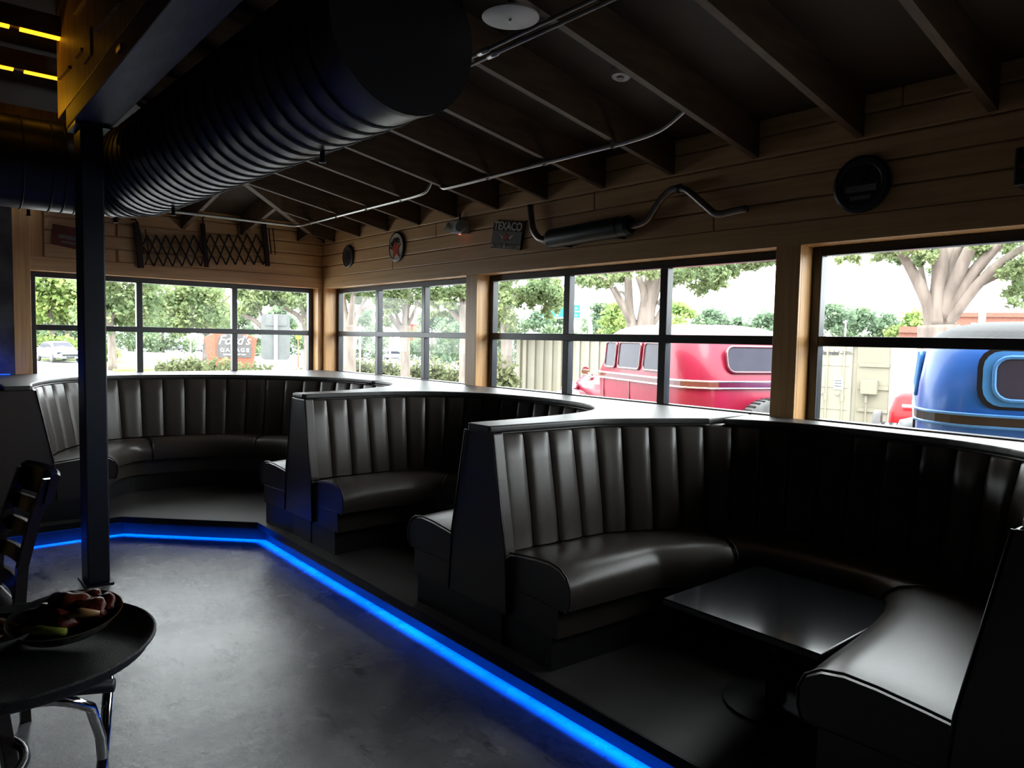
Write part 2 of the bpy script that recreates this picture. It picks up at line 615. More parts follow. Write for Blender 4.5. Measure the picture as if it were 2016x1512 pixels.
led_run((-1.668, -8.9), (-1.668, -2.49), 'blue light strip under the long platform edge')
led_run((-1.676, -2.48), (-2.44, -1.716), 'blue light strip under the angled platform edge')
led_run((-2.45, -1.712), (-5.4, -1.712), 'blue light strip under the platform edge behind the steel column')


def wall_glow():
    t = thing('led_strip', 'blue light strip at the foot of the stone wall behind the booth', 'light', (-3.6, -0.1, 1.16), 'blue strip lights under the platform edge')
    MB().box((-4.4, -0.26, 1.15), (-2.99, -0.24, 1.158)).build('strip', LEDM, t)
    L = bpy.data.lights.new('led_glow', 'AREA')
    L.shape = 'RECTANGLE'
    L.size, L.size_y = 1.4, 0.02
    L.energy = 1.6
    L.color = (0.0, 0.05, 1.0)
    L.spread = math.radians(110)
    lo = bpy.data.objects.new('led_glow', L)
    COL.objects.link(lo)
    lo.parent = t
    lo.location = (-0.1, -0.145, 0.003)
    lo.rotation_euler = Vector((0, 0.93, 0.36)).to_track_quat('-Z', 'Y').to_euler()


wall_glow()


# ---- walls with window openings
def wall_box(name, lo, hi, mat=WALLCORE, parent=None):
    return MB().box(lo, hi).build(name, mat, parent)


WIN_R = [(-2.764, -0.10), (-2.914-2.691, -2.914), (-8.55, -5.747)]      # Y ranges on the right wall
WIN_B = (-2.805, -0.08)                                                 # X range on the back wall

wr = MB()
wr.box((0, YF, -0.6), (0.2, 0.2, Z_SILL))
wr.box((0, YF, Z_HEAD), (0.2, 0.2, 2.95))
edges = [0.2] + [y for w in WIN_R for y in (w[1], w[0])] + [YF]
for i in range(0, len(edges), 2):
    wr.box((0, edges[i+1], Z_SILL), (0.2, edges[i], Z_HEAD))
wall_right = struct(wr.build('wall_right', WOODZ), 'pine clad wall with three window openings')
wb = MB()
wb.box((XL, 0, -0.6), (0, 0.2, Z_SILL))
wb.box((XL, 0, Z_HEAD), (0, 0.2, 2.95))
wb.box((WIN_B[1], 0, Z_SILL), (0, 0.2, Z_HEAD))
wb.box((XL, 0, Z_SILL), (WIN_B[0], 0.2, Z_HEAD))
wall_back = struct(wb.build('wall_back', WOODZ), 'pine clad wall with one wide window opening')
struct(MB().box((XL-0.2, YF, 0), (XL, 0.2, 4.6)).build('wall_left', DARKWALL))
struct(MB().box((XL-0.2, YF-0.2, 0), (0.2, YF, 4.6)).build('wall_front', DARKWALL))
# dark stone facing left of the back window
st = MB()
st.box((-5.6, -0.05, Z_PLAT), (-2.935, 0.0, 2.9))
struct(st.build('wall_stone', STONE), 'dark stone wall left of the back window')


def plank(wall, lo, hi, mat):
    return MB().box(lo, hi).build('plank', mat, wall, bevel=0.007)


# horizontal tongue and groove boards above the trim
BH = 0.122
random.seed(3)
for r in range(6):
    z0 = Z_TRIM+0.003+r*BH
    z1 = min(z0+BH-0.006, 2.93)
    cuts = [0.0] + sorted(random.uniform(-9.5, -1.2) for _ in range(2)) + [YF]
    if r == 0:
        cuts = [0.0, -1.55, -5.2, YF]
    cuts = sorted(cuts, reverse=True)
    for a, b in zip(cuts[:-1], cuts[1:]):
        plank(wall_right, (-0.018-random.uniform(0, .002), b+0.002, z0), (0.0, a-0.002, z1), WOODY)
    cx = [0.0, random.uniform(-2.2, -0.8), -2.70]
    for a, b in zip(cx[:-1], cx[1:]):
        plank(wall_back, (b+0.002, -0.018-random.uniform(0, .002), z0), (a-0.02, 0.0, z1), WOODX)

# flat trim boards
trims = [
    ((-0.022, YF, Z_HEAD), (0.0, 0.0, Z_TRIM), WOODY),
    ((-2.935, -0.022, Z_HEAD), (-0.022, 0.0, Z_TRIM), WOODX),
    ((-2.935, -0.026, Z_PLAT), (-2.805, 0.0, 2.86), WOODZ),
    ((-0.022, -2.914, Z_SILL), (0.0, -2.764, Z_HEAD), WOODZ),
    ((-0.022, -5.747, Z_SILL), (0.0, -5.605, Z_HEAD), WOODZ),
    ((-0.022, -0.10, Z_SILL), (0.0, -0.0, Z_HEAD), WOODZ),
    ((-0.08, -0.022, Z_SILL), (-0.022, 0.0, Z_HEAD), WOODZ),
]
for i, (lo, hi, m) in enumerate(trims):
    struct(MB().box(lo, hi).build('trim_%d' % (i+1), m, bevel=0.003))


# ---- windows
def window(n, label):
    o = bpy.data.objects.new('window_%d' % n, None)
    COL.objects.link(o)
    return struct(o, label)


def window_right(n, y0, y1, mull, label):
    w = window(n, label)
    w.location = (GX, (y0+y1)/2, Z_SILL)
    W_ = 0.052
    MB().box((FX0, y1-W_, Z_SILL), (FX1, y1, Z_HEAD)).build('stile', FRAME, w, bevel=0.004)
    MB().box((FX0, y0, Z_SILL), (FX1, y0+W_, Z_HEAD)).build('stile', FRAME, w, bevel=0.004)
    MB().box((FX0, y0+W_, Z_HEAD-0.05), (FX1, y1-W_, Z_HEAD)).build('head_rail', FRAME, w, bevel=0.004)
    MB().box((FX0, y0+W_, Z_SILL), (FX1, y1-W_, Z_SILL+0.035)).build('bottom_rail', FRAME, w, bevel=0.004)
    MB().box((FX0-0.004, y0+W_, T0), (FX1-0.004, y1-W_, T1)).build('transom_bar', FRAME, w, bevel=0.004)
    ys = [y1-W_] + [m for c in mull for m in (c+0.03, c-0.03)] + [y0+W_]
    for c in mull:
        MB().box((FX0, c-0.03, Z_SILL+0.035), (FX1, c+0.03, Z_HEAD-0.05)).build('mullion', FRAME, w, bevel=0.004)
    for i in range(0, len(ys), 2):
        for za, zb in ((Z_SILL+0.035, T0), (T1, Z_HEAD-0.05)):
            MB().add([(GX, ys[i], za), (GX, ys[i+1], za), (GX, ys[i+1], zb), (GX, ys[i], zb)], [(0, 1, 2, 3)]).build('pane', GLASS, w)
    portal((GX+0.05, (y0+y1)/2, (Z_SILL+Z_HEAD)/2), y1-y0, Z_HEAD-Z_SILL, (-1, 0, 0))
    return w


window_right(2, *WIN_R[0], [-1.015, -1.90], 'three bay black framed window nearest the corner')
window_right(3, *WIN_R[1], [-3.845, -4.745], 'three bay black framed window looking onto the crimson car')
window_right(4, *WIN_R[2], [-7.1, -7.9], 'black framed window looking onto the blue car')

w1 = window(1, 'black framed window of the back wall')
w1.location = ((WIN_B[0]+WIN_B[1])/2, GX, Z_SILL)
x0, x1 = WIN_B
W_ = 0.052
MB().box((x0, FX0, Z_SILL), (x0+W_, FX1, Z_HEAD)).build('stile', FRAME, w1, bevel=0.004)
MB().box((x1-W_, FX0, Z_SILL), (x1, FX1, Z_HEAD)).build('stile', FRAME, w1, bevel=0.004)
MB().box((x0+W_, FX0, Z_HEAD-0.05), (x1-W_, FX1, Z_HEAD)).build('head_rail', FRAME, w1, bevel=0.004)
MB().box((x0+W_, FX0, Z_SILL), (x1-W_, FX1, Z_SILL+0.035)).build('bottom_rail', FRAME, w1, bevel=0.004)
MB().box((x0+W_, FX0-0.004, T0), (x1-W_, FX1-0.004, T1)).build('transom_bar', FRAME, w1, bevel=0.004)
xs = [x0+W_]
for c in (-1.893, -0.966):
    MB().box((c-0.028, FX0, Z_SILL+0.035), (c+0.028, FX1, Z_HEAD-0.05)).build('mullion', FRAME, w1, bevel=0.004)
    xs += [c-0.028, c+0.028]
xs.append(x1-W_)
for i in range(0, len(xs), 2):
    for za, zb in ((Z_SILL+0.035, T0), (T1, Z_HEAD-0.05)):
        MB().add([(xs[i], GX, za), (xs[i+1], GX, za), (xs[i+1], GX, zb), (xs[i], GX, zb)], [(0, 1, 2, 3)]).build('pane', GLASS, w1)
portal(((x0+x1)/2, GX+0.05, (Z_SILL+Z_HEAD)/2), x1-x0, Z_HEAD-Z_SILL, (0, -1, 0))

# ---- ceiling: sloped decks, hip, rafters
XB = -2.735


def zd(d): return Z_DECK+SLOPE*d
def zr(d): return Z_RAF+SLOPE*d


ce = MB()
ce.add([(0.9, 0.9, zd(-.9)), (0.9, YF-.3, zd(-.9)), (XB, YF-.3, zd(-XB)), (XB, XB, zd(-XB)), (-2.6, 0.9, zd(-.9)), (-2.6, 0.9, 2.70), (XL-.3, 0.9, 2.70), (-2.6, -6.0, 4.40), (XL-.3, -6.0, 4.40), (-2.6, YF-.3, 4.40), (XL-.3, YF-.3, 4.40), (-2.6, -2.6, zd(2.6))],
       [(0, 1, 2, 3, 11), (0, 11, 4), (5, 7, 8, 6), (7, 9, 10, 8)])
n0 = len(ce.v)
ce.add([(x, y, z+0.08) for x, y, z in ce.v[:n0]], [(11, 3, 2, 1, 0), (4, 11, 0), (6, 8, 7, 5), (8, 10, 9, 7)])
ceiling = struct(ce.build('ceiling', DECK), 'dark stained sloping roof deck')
RW = 0.019
for k in range(14):
    y = -0.30-0.573*k
    xe = max(y, -2.72) if k else -0.28
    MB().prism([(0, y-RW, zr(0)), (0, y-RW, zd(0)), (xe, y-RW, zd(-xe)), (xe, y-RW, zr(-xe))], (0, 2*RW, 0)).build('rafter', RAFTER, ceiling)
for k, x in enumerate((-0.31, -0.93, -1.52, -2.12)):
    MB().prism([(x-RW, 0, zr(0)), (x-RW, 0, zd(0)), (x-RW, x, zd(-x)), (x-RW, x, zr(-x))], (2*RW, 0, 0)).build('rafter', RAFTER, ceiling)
d45 = RW*1.4
hp = [(0, 0, zr(0)), (0, 0, zd(0)), (-2.75, -2.75, zd(2.75)), (-2.75, -2.75, zr(2.75))]
MB().prism([(x-d45*.7, y+d45*.7, z) for x, y, z in hp], (d45*1.4, -d45*1.4, 0)).build('hip_rafter', RAFTER, ceiling)

# steel beam on the column with a timber bulkhead above it; purlins of the raised roof at left
beam = thing('ceiling_beam', 'long dark steel beam carried by the column', 'beam', (-2.8, -6.0, 2.743))
MB().box((-2.9, YF+.02, 2.743), (-2.7, -2.62, 2.86)).build('flange', BEAMWOOD, beam, bevel=0.006)
MB().obox((-2.904, -4.05, 2.80), (0.006, 0, 0), (0, 0.04, 0), (0, 0, 0.012)).build('bracket', GALV, beam)
col = thing('steel_column', 'square dark blue steel column standing on the concrete floor', 'column', (-2.807, -2.79, 0))
MB().box((-2.867, -2.855, 0.012), (-2.747, -2.65, 2.722)).build('shaft', STEELBLACK, col, bevel=0.008)
MB().box((-2.885, -2.873, 0.0), (-2.729, -2.632, 0.012)).build('base_plate', STEELBLACK, col)
MB().box((-2.895, -2.89, 2.722), (-2.715, -2.63, 2.742)).build('cap_plate', STEELBLACK, col)
bulk = thing('timber_bulkhead', 'amber lit timber bulkhead above the steel beam', 'bulkhead', (-2.82, -5.0, 2.86))
MB().box((-2.9, YF+.02, 2.862), (-2.74, -2.33, 4.35)).build('panel', POSTWOOD, bulk, bevel=0.004)
for (u0, v0, u1, v1) in ((146, 26, 168, -4), (150, 112, 162, 97), (116, 155, 137, 132), (188, 60, 236, 2)):
    MB().bar(HX(u0, v0, -2.908), HX(u1, v1, -2.908), 0.016, 0.016, (1, 0, 0)).build('shadow_line_bar', POSTWOOD, bulk)  # added bars stand in for diagonal shadow lines on the bulkhead
MB().obox(HX(172, 90, -2.905), (0.004, 0, 0), (0, 0.09, 0), (0, 0, 0.07)).build('plate', POSTWOOD, bulk)
for i, (y, z) in enumerate(((-2.47, 3.318), (-1.90, 3.243), (-1.33, 3.028))):
    o = MB().box((-7.9, y-0.022, z), (-2.63, y+0.022, z+0.12)).build('roof_purlin', POSTWOOD if i == 2 else RAFTER)
    tag(o, ['dark purlin left of the bulkhead carrying the upper amber strips', 'dark purlin left of the bulkhead carrying the lower amber strips',
            'bare purlin at left just above the far duct'][i], 'purlin', 'purlins left of the beam')
MB().box((-2.62, -2.62, 2.97), (-2.595, 0.0, 3.8)).build('closure_board', STEELBLACK, bulk)
# glowing strips added under two purlins for bright bars of unseen source
for (u0, v0, u1, v1, y, lab) in ((38, 59, 118, 76, -2.47, 'upper stand-in amber glow strip ending at the bulkhead'), (-30, 44, 18, 53, -2.47, 'upper stand-in amber glow strip at the left edge'),
                                 (44, 148, 118, 164, -1.90, 'lower stand-in amber glow strip ending at the bulkhead'), (-30, 132, 24, 142, -1.90, 'lower stand-in amber glow strip at the left edge')):
    zz = {-2.47: 3.318, -1.90: 3.243}[y]
    a, b = HZ(u0, v0, zz-0.006), HZ(u1, v1, zz-0.006)
    t = thing('amber_glow_strip', lab, 'light', ((a.x+b.x)/2, y, zz), 'amber strips under the purlins')
    MB().box((a.x, y-0.022, zz-0.012), (min(b.x, -2.64), y+0.022, zz-0.001)).build('glow_bar', AMBER, t)
# unseen amber fill lamp above the cross duct, added to light the bulkhead
LP = Vector((-3.30, -1.95, 2.995))
lamp = thing('amber_fill_lamp', 'added amber fill lamp hidden on top of the cross duct', 'lamp', LP)
aim = Vector((0.62, -0.75, 0.12)).normalized()
MB().lathe([(0.03, -0.06), (0.035, -0.02), (0.042, 0.03), (0.04, 0.035)], LP, aim, 16).build('housing', STEELBLACK, lamp, True)
MB().lathe([(0.001, 0.030), (0.038, 0.031), (0.038, 0.033), (0.001, 0.034)], LP, aim, 16).build('lens', AMBER, lamp)
sp = bpy.data.lights.new('amber_fill_light', 'SPOT')
sp.energy = 2.6
sp.color = (1.0, 0.46, 0.02)
sp.spot_size = math.radians(75)
sp.spot_blend = 0.9
sp.shadow_soft_size = 0.03
spo = bpy.data.objects.new('amber_fill_light', sp)
COL.objects.link(spo)
spo.parent = lamp
spo.location = aim*0.05
spo.rotation_euler = aim.to_track_quat('-Z', 'Y').to_euler()

# ---- spiral duct: straight run with end cap, elbow, run to the left
duct = thing('spiral_duct', 'large black spiral air duct under the rafters turning left at the far end', 'duct', (-2.3, -4.0, 2.36))
DR, DZ = 0.300, 1.543+1.112
dirv = Vector((-0.035, 1.0, 0)).normalized()
S0 = Vector((-2.257, -5.40, DZ))
straight = 3.15
E0 = S0+dirv*straight
path = [S0+dirv*(straight*i/30) for i in range(31)]
RE = 0.42
cen = E0+Vector((-RE, 0, 0))
for i in range(1, 13):
    a = math.pi/2*i/12
    path.append(cen+Vector((math.cos(a)*RE, math.sin(a)*RE, 0)))
path += [path[-1]+Vector((-0.25*i, 0, 0)) for i in range(1, 9)]
MB().tube(path, DR, 40).build('shell', DUCTM, duct, 'auto')
MB().lathe([(0.001, 0.0), (DR+0.006, 0.0), (DR+0.006, 0.03), (DR-0.02, 0.031)], S0-dirv*0.012, dirv, 40).build('end_cap', DUCTSEAM, duct, 'auto')


def path_frame(p, i):
    t = (p[min(i+1, len(p)-1)]-p[max(i-1, 0)]).normalized()
    return t


# raised seams (slightly helical rings)
lens = [0.0]
for i in range(1, len(path)):
    lens.append(lens[-1]+(path[i]-path[i-1]).length)


def at_len(s):
    for i in range(1, len(lens)):
        if s <= lens[i]:
            f = (s-lens[i-1])/(lens[i]-lens[i-1])
            return path[i-1].lerp(path[i], f), (path[i]-path[i-1]).normalized()
    return path[-1], (path[-1]-path[-2]).normalized()


s = 0.12
while s < lens[-1]-0.15:
    step = 0.125 if s < straight else (0.075 if s < straight+0.75 else 0.16)
    ring = []
    for k in range(40):
        c, t = at_len(s+step*(k/40 if s < straight else 0))
        side = t.cross(Vector((0, 0, 1))).normalized()
        a = 2*math.pi*k/40
        ring.append(c+(side*math.cos(a)+Vector((0, 0, 1))*math.sin(a))*(DR+0.002))
    MB().tube(ring, 0.006, 5, closed=True).build('seam', DUCTSEAM, duct, True)
    s += step
# hanger straps
for s in (0.9, 2.4):
    c, t = at_len(s)
    MB().tube([c+Vector((-.01, 0, DR)), c+Vector((-.01, 0, zr(2.3)-DZ+0.02))], 0.006, 6).build('hanger_rod', GALV, duct)


def sprinkler(p, label):
    t = thing('pendant_sprinkler', label, 'sprinkler', p, 'sprinkler heads under the duct')
    p = Vector(p)
    MB().lathe([(0.006, 0.07), (0.012, 0.068), (0.012, 0.012), (0.03, 0.004), (0.034, 0.0), (0.004, -0.002)], p+Vector((0, 0, 0.02)), n=14).build('flange', STEELBLACK, t, True)
    MB().lathe([(0.011, 0.03), (0.011, -0.035), (0.016, -0.038), (0.016, -0.044), (0.002, -0.046)], p, n=12).build('nozzle', STEELBLACK, t, True)


c, t = at_len(0.72)
sprinkler(c+Vector((0.05, 0, -DR-0.005)), 'small black sprinkler head under the near part of the duct')
c, t = at_len(2.78)
sprinkler(c+Vector((0.05, 0, -DR-0.005)), 'small black sprinkler head under the far part of the duct')
for (u, v, lab) in ((56, 418, 'small sprinkler head under the duct beside the stone wall'), (228, 432, 'small sprinkler head just right of the column under the duct')):
    p = HY(u, v, -1.6)
    sprinkler((p.x, p.y, p.z+0.02), lab)


# ---- conduits under the rafters
def conduit(pts, r, label, group, straps=()):
    path = spline(pts, 6)
    t = thing('conduit_pipe', label, 'pipe', path[0], group)
    MB().tube(path, r, 10).build('pipe', GALV, t, True)
    for sp_ in straps:
        q = Vector(sp_)
        MB().box((q.x-0.012, q.y-0.012, q.z-0.016), (q.x+0.012, q.y+0.012, q.z+0.016)).build('strap', GALV, t)
        MB().tube([q+Vector((0, 0, .012)), q+Vector((0, 0, 0.05))], 0.004, 6).build('screw', GALV, t)


XC = -0.56
ZC = zr(0.56)-0.020
conduit([(-2.3, XC, ZC), (-1.6, XC, ZC), (-1.0, XC, ZC), (-0.75, XC, ZC), (-0.62, XC-0.02, ZC), (-0.565, XC-0.10, ZC), (XC, -0.85, ZC), (XC, -1.4, ZC),
         (XC, -2.2, ZC), (XC, -2.75, ZC), (XC, -2.95, ZC+0.015), (XC, -3.03, ZC+0.08)], 0.014,
        'thin metal conduit bending round the corner under the rafters', 'conduits under the rafters',
        [(XC, -0.30-0.573*k, ZC) for k in (1, 2, 3, 4)])
conduit([(XC, -3.12, ZC+0.09), (XC, -3.17, ZC+0.015), (XC, -3.32, ZC), (XC, -4.0, ZC), (XC, -4.7, ZC), (XC, -5.0, ZC), (XC, -5.22, ZC+0.02), (XC, -5.40, ZC+0.10)], 0.014,
        'thin metal conduit curving up at both ends above the exhaust pipe', 'conduits under the rafters',
        [(XC, -0.30-0.573*k, ZC) for k in (6, 7, 8)])
for dx, lab in ((0.0, 'grey sprinkler pipe beside the duct, nearer the duct'), (0.055, 'grey sprinkler pipe beside the duct, nearer the window wall')):
    a, b = Vector((-1.63+dx, -8.2, zr(1.63)-0.03)), Vector((-1.63+dx, -1.9, zr(1.63)-0.03))
    t = thing('sprinkler_pipe', lab, 'pipe', a, 'pipes beside the duct')
    MB().tube([a, b], 0.009, 10).build('pipe', PIPESTEEL, t, True)
    MB().tube([Vector((a.x, -5.09, a.z)), Vector((a.x, -5.02, a.z))], 0.014, 10).build('coupling', GALV, t, True)
sc = HZ(1005, 37, 2.765)
spk = thing('ceiling_disc', 'round pale grey disc hanging under the rafters beside the duct', 'ceiling disc', (sc.x, sc.y, 2.765))
MB().lathe([(0.001, 0.0), (0.10, 0.0), (0.110, 0.004), (0.108, 0.012), (0.001, 0.02)], (sc.x, sc.y, 2.765), n=40).build('plate', WHITEPL, spk, 'auto')
MB().lathe([(0.001, -0.012), (0.007, -0.01), (0.007, 0.001)], (sc.x, sc.y, 2.765), n=12).build('screw', CHROME, spk, True)
MB().tube([(sc.x, sc.y, 2.78), (sc.x, sc.y, zd(-sc.x)+0.01)], 0.014, 10).build('stem', STEELBLACK, spk)
dn = Vector((-SLOPE, 0, -1)).normalized()
pd = HZ(1223, 150, 2.9)
pd.z = zd(-pd.x)
sd = thing('smoke_detector', 'small round white detector on the roof deck between rafters', 'detector', pd)
MB().lathe([(0.001, 0.03), (0.045, 0.028), (0.055, 0.012), (0.058, 0.0)], pd, dn, 24).build('body', WHITEPL, sd, 'auto')
MB().lathe([(0.001, 0.037), (0.018, 0.036), (0.02, 0.028)], pd, dn, 16).build('sensor', GREYPL, sd, 'auto')


# ================================================================== BOOTHS
def resample(pts, n):
    P = spline([(x, y, 0) for x, y in pts], 12)
    L = [0.0]
    for i in range(1, len(P)):
        L.append(L[-1]+(P[i]-P[i-1]).length)
    out = []
    j = 1
    for k in range(n+1):
        s_ = L[-1]*k/n
        while j < len(L)-1 and L[j] < s_:
            j += 1
        f = (s_-L[j-1])/(L[j]-L[j-1])
        out.append(P[j-1].lerp(P[j], f))
    return out, L[-1]


class Rail:
    """a booth's backrest line in plan, with offsets towards the seat side"""
    def __init__(self, pts, n=240):
        self.P, self.L = resample(pts, n)
        self.n = n
        self.N = []
        for i in range(n+1):
            t = (self.P[min(i+6, n)]-self.P[max(i-6, 0)]).normalized()
            self.N.append(Vector((t.y, -t.x, 0)))

    def at(self, u, d=0.0, z=0.0):
        f = max(0.0, min(1.0, u))*self.n
        i = min(int(f), self.n-1)
        p = self.P[i].lerp(self.P[i+1], f-i)
        nn = self.N[i].lerp(self.N[i+1], f-i).normalized()
        return Vector((p.x+nn.x*d, p.y+nn.y*d, z))


BACK = [(0.0, 1.108), (0.012, 1.09), (0.035, 0.98), (0.06, 0.85), (0.085, 0.72), (0.105, 0.585)]


def channel(rail, u0, u1, parent):
    m = MB()
    nu = 10
    rows = []
    for j, (d, z) in enumerate(BACK):
        row = []
        for i in range(nu+1):
            f = i/nu
            puff = 0.014*(1-abs(2*f-1)**5)
            if j == 0:
                puff *= 0.35
            row.append(rail.at(u0+(u1-u0)*f, d-0.004+puff+0.008, z))
        rows.append(row)
    top = [rail.at(u0+(u1-u0)*i/nu, -0.03, 1.112) for i in range(nu+1)]
    rows.insert(0, top)
    m.loft(rows, cap=False, closed=False)
    return m.build('channel', LEATHER, parent, True)


SEAT = [(0.05, 0.425), (0.05, 0.560), (0.10, 0.573), (0.20, 0.588), (0.32, 0.603), (0.41, 0.608), (0.475, 0.598), (0.52, 0.570), (0.54, 0.525),
        (0.54, 0.47), (0.53, 0.432), (0.515, 0.425)]


def sweep(rail, prof, u0, u1, n, parent, name, mat, smooth='auto', crown=0.0):
    rings = []
    for i in range(n+1):
        f = i/n
        e = crown*(1-abs(2*f-1)**8)
        rings.append([rail.at(u0+(u1-u0)*f, d, z-(crown-e) if z > 0.5 else z) for d, z in prof])
    return MB().loft(rings).build(name, mat, parent, smooth)


def booth(pts, nch, seats, label, base):
    r = Rail(pts)
    t = thing('curved_booth', label, 'booth', base, 'curved vinyl booths')
    for k in range(nch):
        channel(r, k/nch+0.0006, (k+1)/nch-0.0006, t)
    MB().loft([[r.at(i/60, d, z) for d, z in ((-0.06, 1.10), (-0.02, 1.10), (0.085, 0.58), (0.04, 0.58))] for i in range(61)]).build('back_panel', PIPING, t)
    for a, b in zip(seats[:-1], seats[1:]):
        c = sweep(r, SEAT, a+0.001, b-0.001, 24, t, 'seat_cushion', LEATHER, 'auto', 0.012)
        for u in (a+0.001, b-0.001):
            ed = [r.at(u, d, z) for d, z in SEAT[1:]]
            MB().tube(ed, 0.005, 6).build('piping', PIPING, c, True)
    sweep(r, [(0.03, 0.30), (0.03, 0.425), (0.475, 0.425), (0.475, 0.30)], 0.0, 1.0, 60, t, 'apron', LEATHER)
    sweep(r, [(0.03, 0.15), (0.03, 0.30), (0.44, 0.30), (0.44, 0.15)], 0.0, 1.0, 60, t, 'plinth', BASEM)
    return r


R1 = booth([(-3.0, -1.62), (-2.96, -1.30), (-2.82, -0.95), (-2.58, -0.63), (-2.27, -0.46), (-1.85, -0.46), (-1.35, -0.60), (-0.92, -0.92), (-0.60, -1.35),
            (-0.46, -1.85), (-0.46, -2.27), (-0.63, -2.58), (-0.95, -2.80), (-1.30, -2.94), (-1.62, -2.98)], 31, [0, .29, .5, .71, 1],
           'curved booth in the corner beneath the back window', (-1.6, -1.6, Z_PLAT))
R2 = booth([(-1.62, -3.13), (-1.30, -3.13), (-0.95, -3.16), (-0.67, -3.28), (-0.47, -3.50), (-0.36, -3.80), (-0.32, -4.10), (-0.34, -4.40), (-0.43, -4.66),
            (-0.62, -4.85), (-0.92, -4.95), (-1.30, -4.99), (-1.62, -5.0)], 25, [0, .33, .66, 1],
           'curved booth in the middle facing the window with the crimson car', (-1.0, -4.06, Z_PLAT))
R3 = booth([(-1.60, -5.15), (-1.30, -5.17), (-0.97, -5.20), (-0.72, -5.31), (-0.42, -5.48), (-0.25, -5.68), (-0.17, -5.95), (-0.16, -6.30), (-0.19, -6.62),
            (-0.36, -6.92), (-0.70, -7.10), (-1.10, -7.18), (-1.62, -7.22)], 27, [0, .30, .70, 1],
           'nearest curved booth, in shadow below the blue car', (-1.0, -6.2, Z_PLAT))


def cap_piece(poly, label, base, inner):
    t = thing('padded_ledge', label, 'ledge', base, 'padded caps on the booth backs')
    bm = bmesh.new()
    vs = [bm.verts.new((x, y, Z_CAP)) for x, y in poly]
    f = bm.faces.new(vs)
    if f.normal.z < 0:
        f.normal_flip()
    ex = bmesh.ops.extrude_face_region(bm, geom=[f])
    for v in [g for g in ex['geom'] if isinstance(g, bmesh.types.BMVert)]:
        v.co.z -= 0.033
    bmesh.ops.triangulate(bm, faces=[g for g in bm.faces if len(g.verts) > 4])
    bmesh.ops.recalc_face_normals(bm, faces=bm.faces)
    me = bpy.data.meshes.new('pad')
    bm.to_mesh(me)
    bm.free()
    for v in me.vertices:
        v.co -= Vector(base)
    me.materials.append(CAPM)
    ob = bpy.data.objects.new('pad', me)
    COL.objects.link(ob)
    ob.parent = t
    md = ob.modifiers.new('edge', 'BEVEL')
    md.width = 0.011
    md.segments = 3
    md.limit_method = 'ANGLE'
    md.angle_limit = math.radians(50)
    for seg in inner:
        MB().tube([(p[0], p[1], Z_CAP-0.036) for p in seg], 0.006, 6).build('piping', PIPING, t, True)
    return t


def seg(rail, u0, u1, n=40, d=0.014):
    return [tuple(rail.at(u0+(u1-u0)*i/n, d).xy) for i in range(n+1)]


def u_near(rail, x, y):
    return min(range(rail.n+1), key=lambda i: (rail.P[i]-Vector((x, y, 0))).length)/rail.n


uA = u_near(R1, -0.46, -1.95)
uB = u_near(R3, -0.42, -5.48)
a1 = seg(R1, 0, uA)
cap_piece([(-3.16, -1.64), (-3.16, 0.0-.002), (-.002, -.002), (-.002, -1.955)] + a1[::-1] + [(-3.0, -1.64)],
          'dark padded ledge behind the corner booth under two windows', (-1.6, -0.4, Z_CAP), [a1])
a2, b2, c2 = seg(R1, uA, 1)[1:], seg(R2, 0, 1), seg(R3, 0, uB)
cap_piece([(-.002, -1.960), (-.002, -5.478)] + c2[::-1] + [(-1.64, -5.16), (-1.64, -4.99)] + b2[::-1] + [(-1.64, -3.12), (-1.64, -2.965)] + a2[::-1],
          'dark padded ledge wrapping the middle booth', (-0.3, -4.06, Z_CAP), [a2, b2, c2])
d2 = seg(R3, uB, 1)[1:]
cap_piece([(-.002, -5.483), (-.002, -7.4), (-1.64, -7.4), (-1.64, -7.21)] + d2[::-1], 'dark padded ledge behind the nearest booth', (-0.3, -6.4, Z_CAP), [d2])


def divider(y0, y1, x, label, swap=False):
    """tapered end panel between two booths; swap builds it on the X axis"""
    base = (x, (y0+y1)/2, Z_PLAT) if not swap else ((y0+y1)/2, x, Z_PLAT)
    t = thing('partition_panel', label, 'booth divider', base, 'tapered end panels of the booth backs')
    lo, hi = min(y0, y1), max(y0, y1)
    prof = [(lo-0.150, 0.30), (lo-0.130, 0.60), (lo-0.030, Z_CAP-0.034), (hi+0.030, Z_CAP-0.034), (hi+0.130, 0.60), (hi+0.150, 0.30)]
    foot = [(lo-0.10, Z_PLAT), (lo-0.10, 0.30), (hi+0.10, 0.30), (hi+0.10, Z_PLAT)]

    def P(a, z, e=0.0): return (x+e, a, z) if not swap else (a, x+e, z)
    v = (0.06, 0, 0) if not swap else (0, 0.06, 0)
    MB().prism([P(a, z) for a, z in prof], v).build('end_panel', LEATHER, t, bevel=0.006)
    MB().prism([P(a, z, 0.012) for a, z in foot], v).build('foot', BASEM, t)
    MB().tube([P(a, z, -0.002) for a, z in prof[:3]], 0.0045, 6).build('piping', PIPING, t, True)
    MB().tube([P(a, z, -0.002) for a, z in prof[3:]], 0.0045, 6).build('piping', PIPING, t, True)


divider(-2.98, -3.13, -1.635, 'tapered end panel between the corner booth and the middle booth')
divider(-5.0, -5.15, -1.635, 'tapered end panel between the middle booth and the nearest booth')
divider(-7.22, -7.37, -1.635, 'tapered end panel at the right edge of the picture')
divider(-3.15, -3.0, -1.635, 'tapered end panel of the corner booth left of the steel column', swap=True)

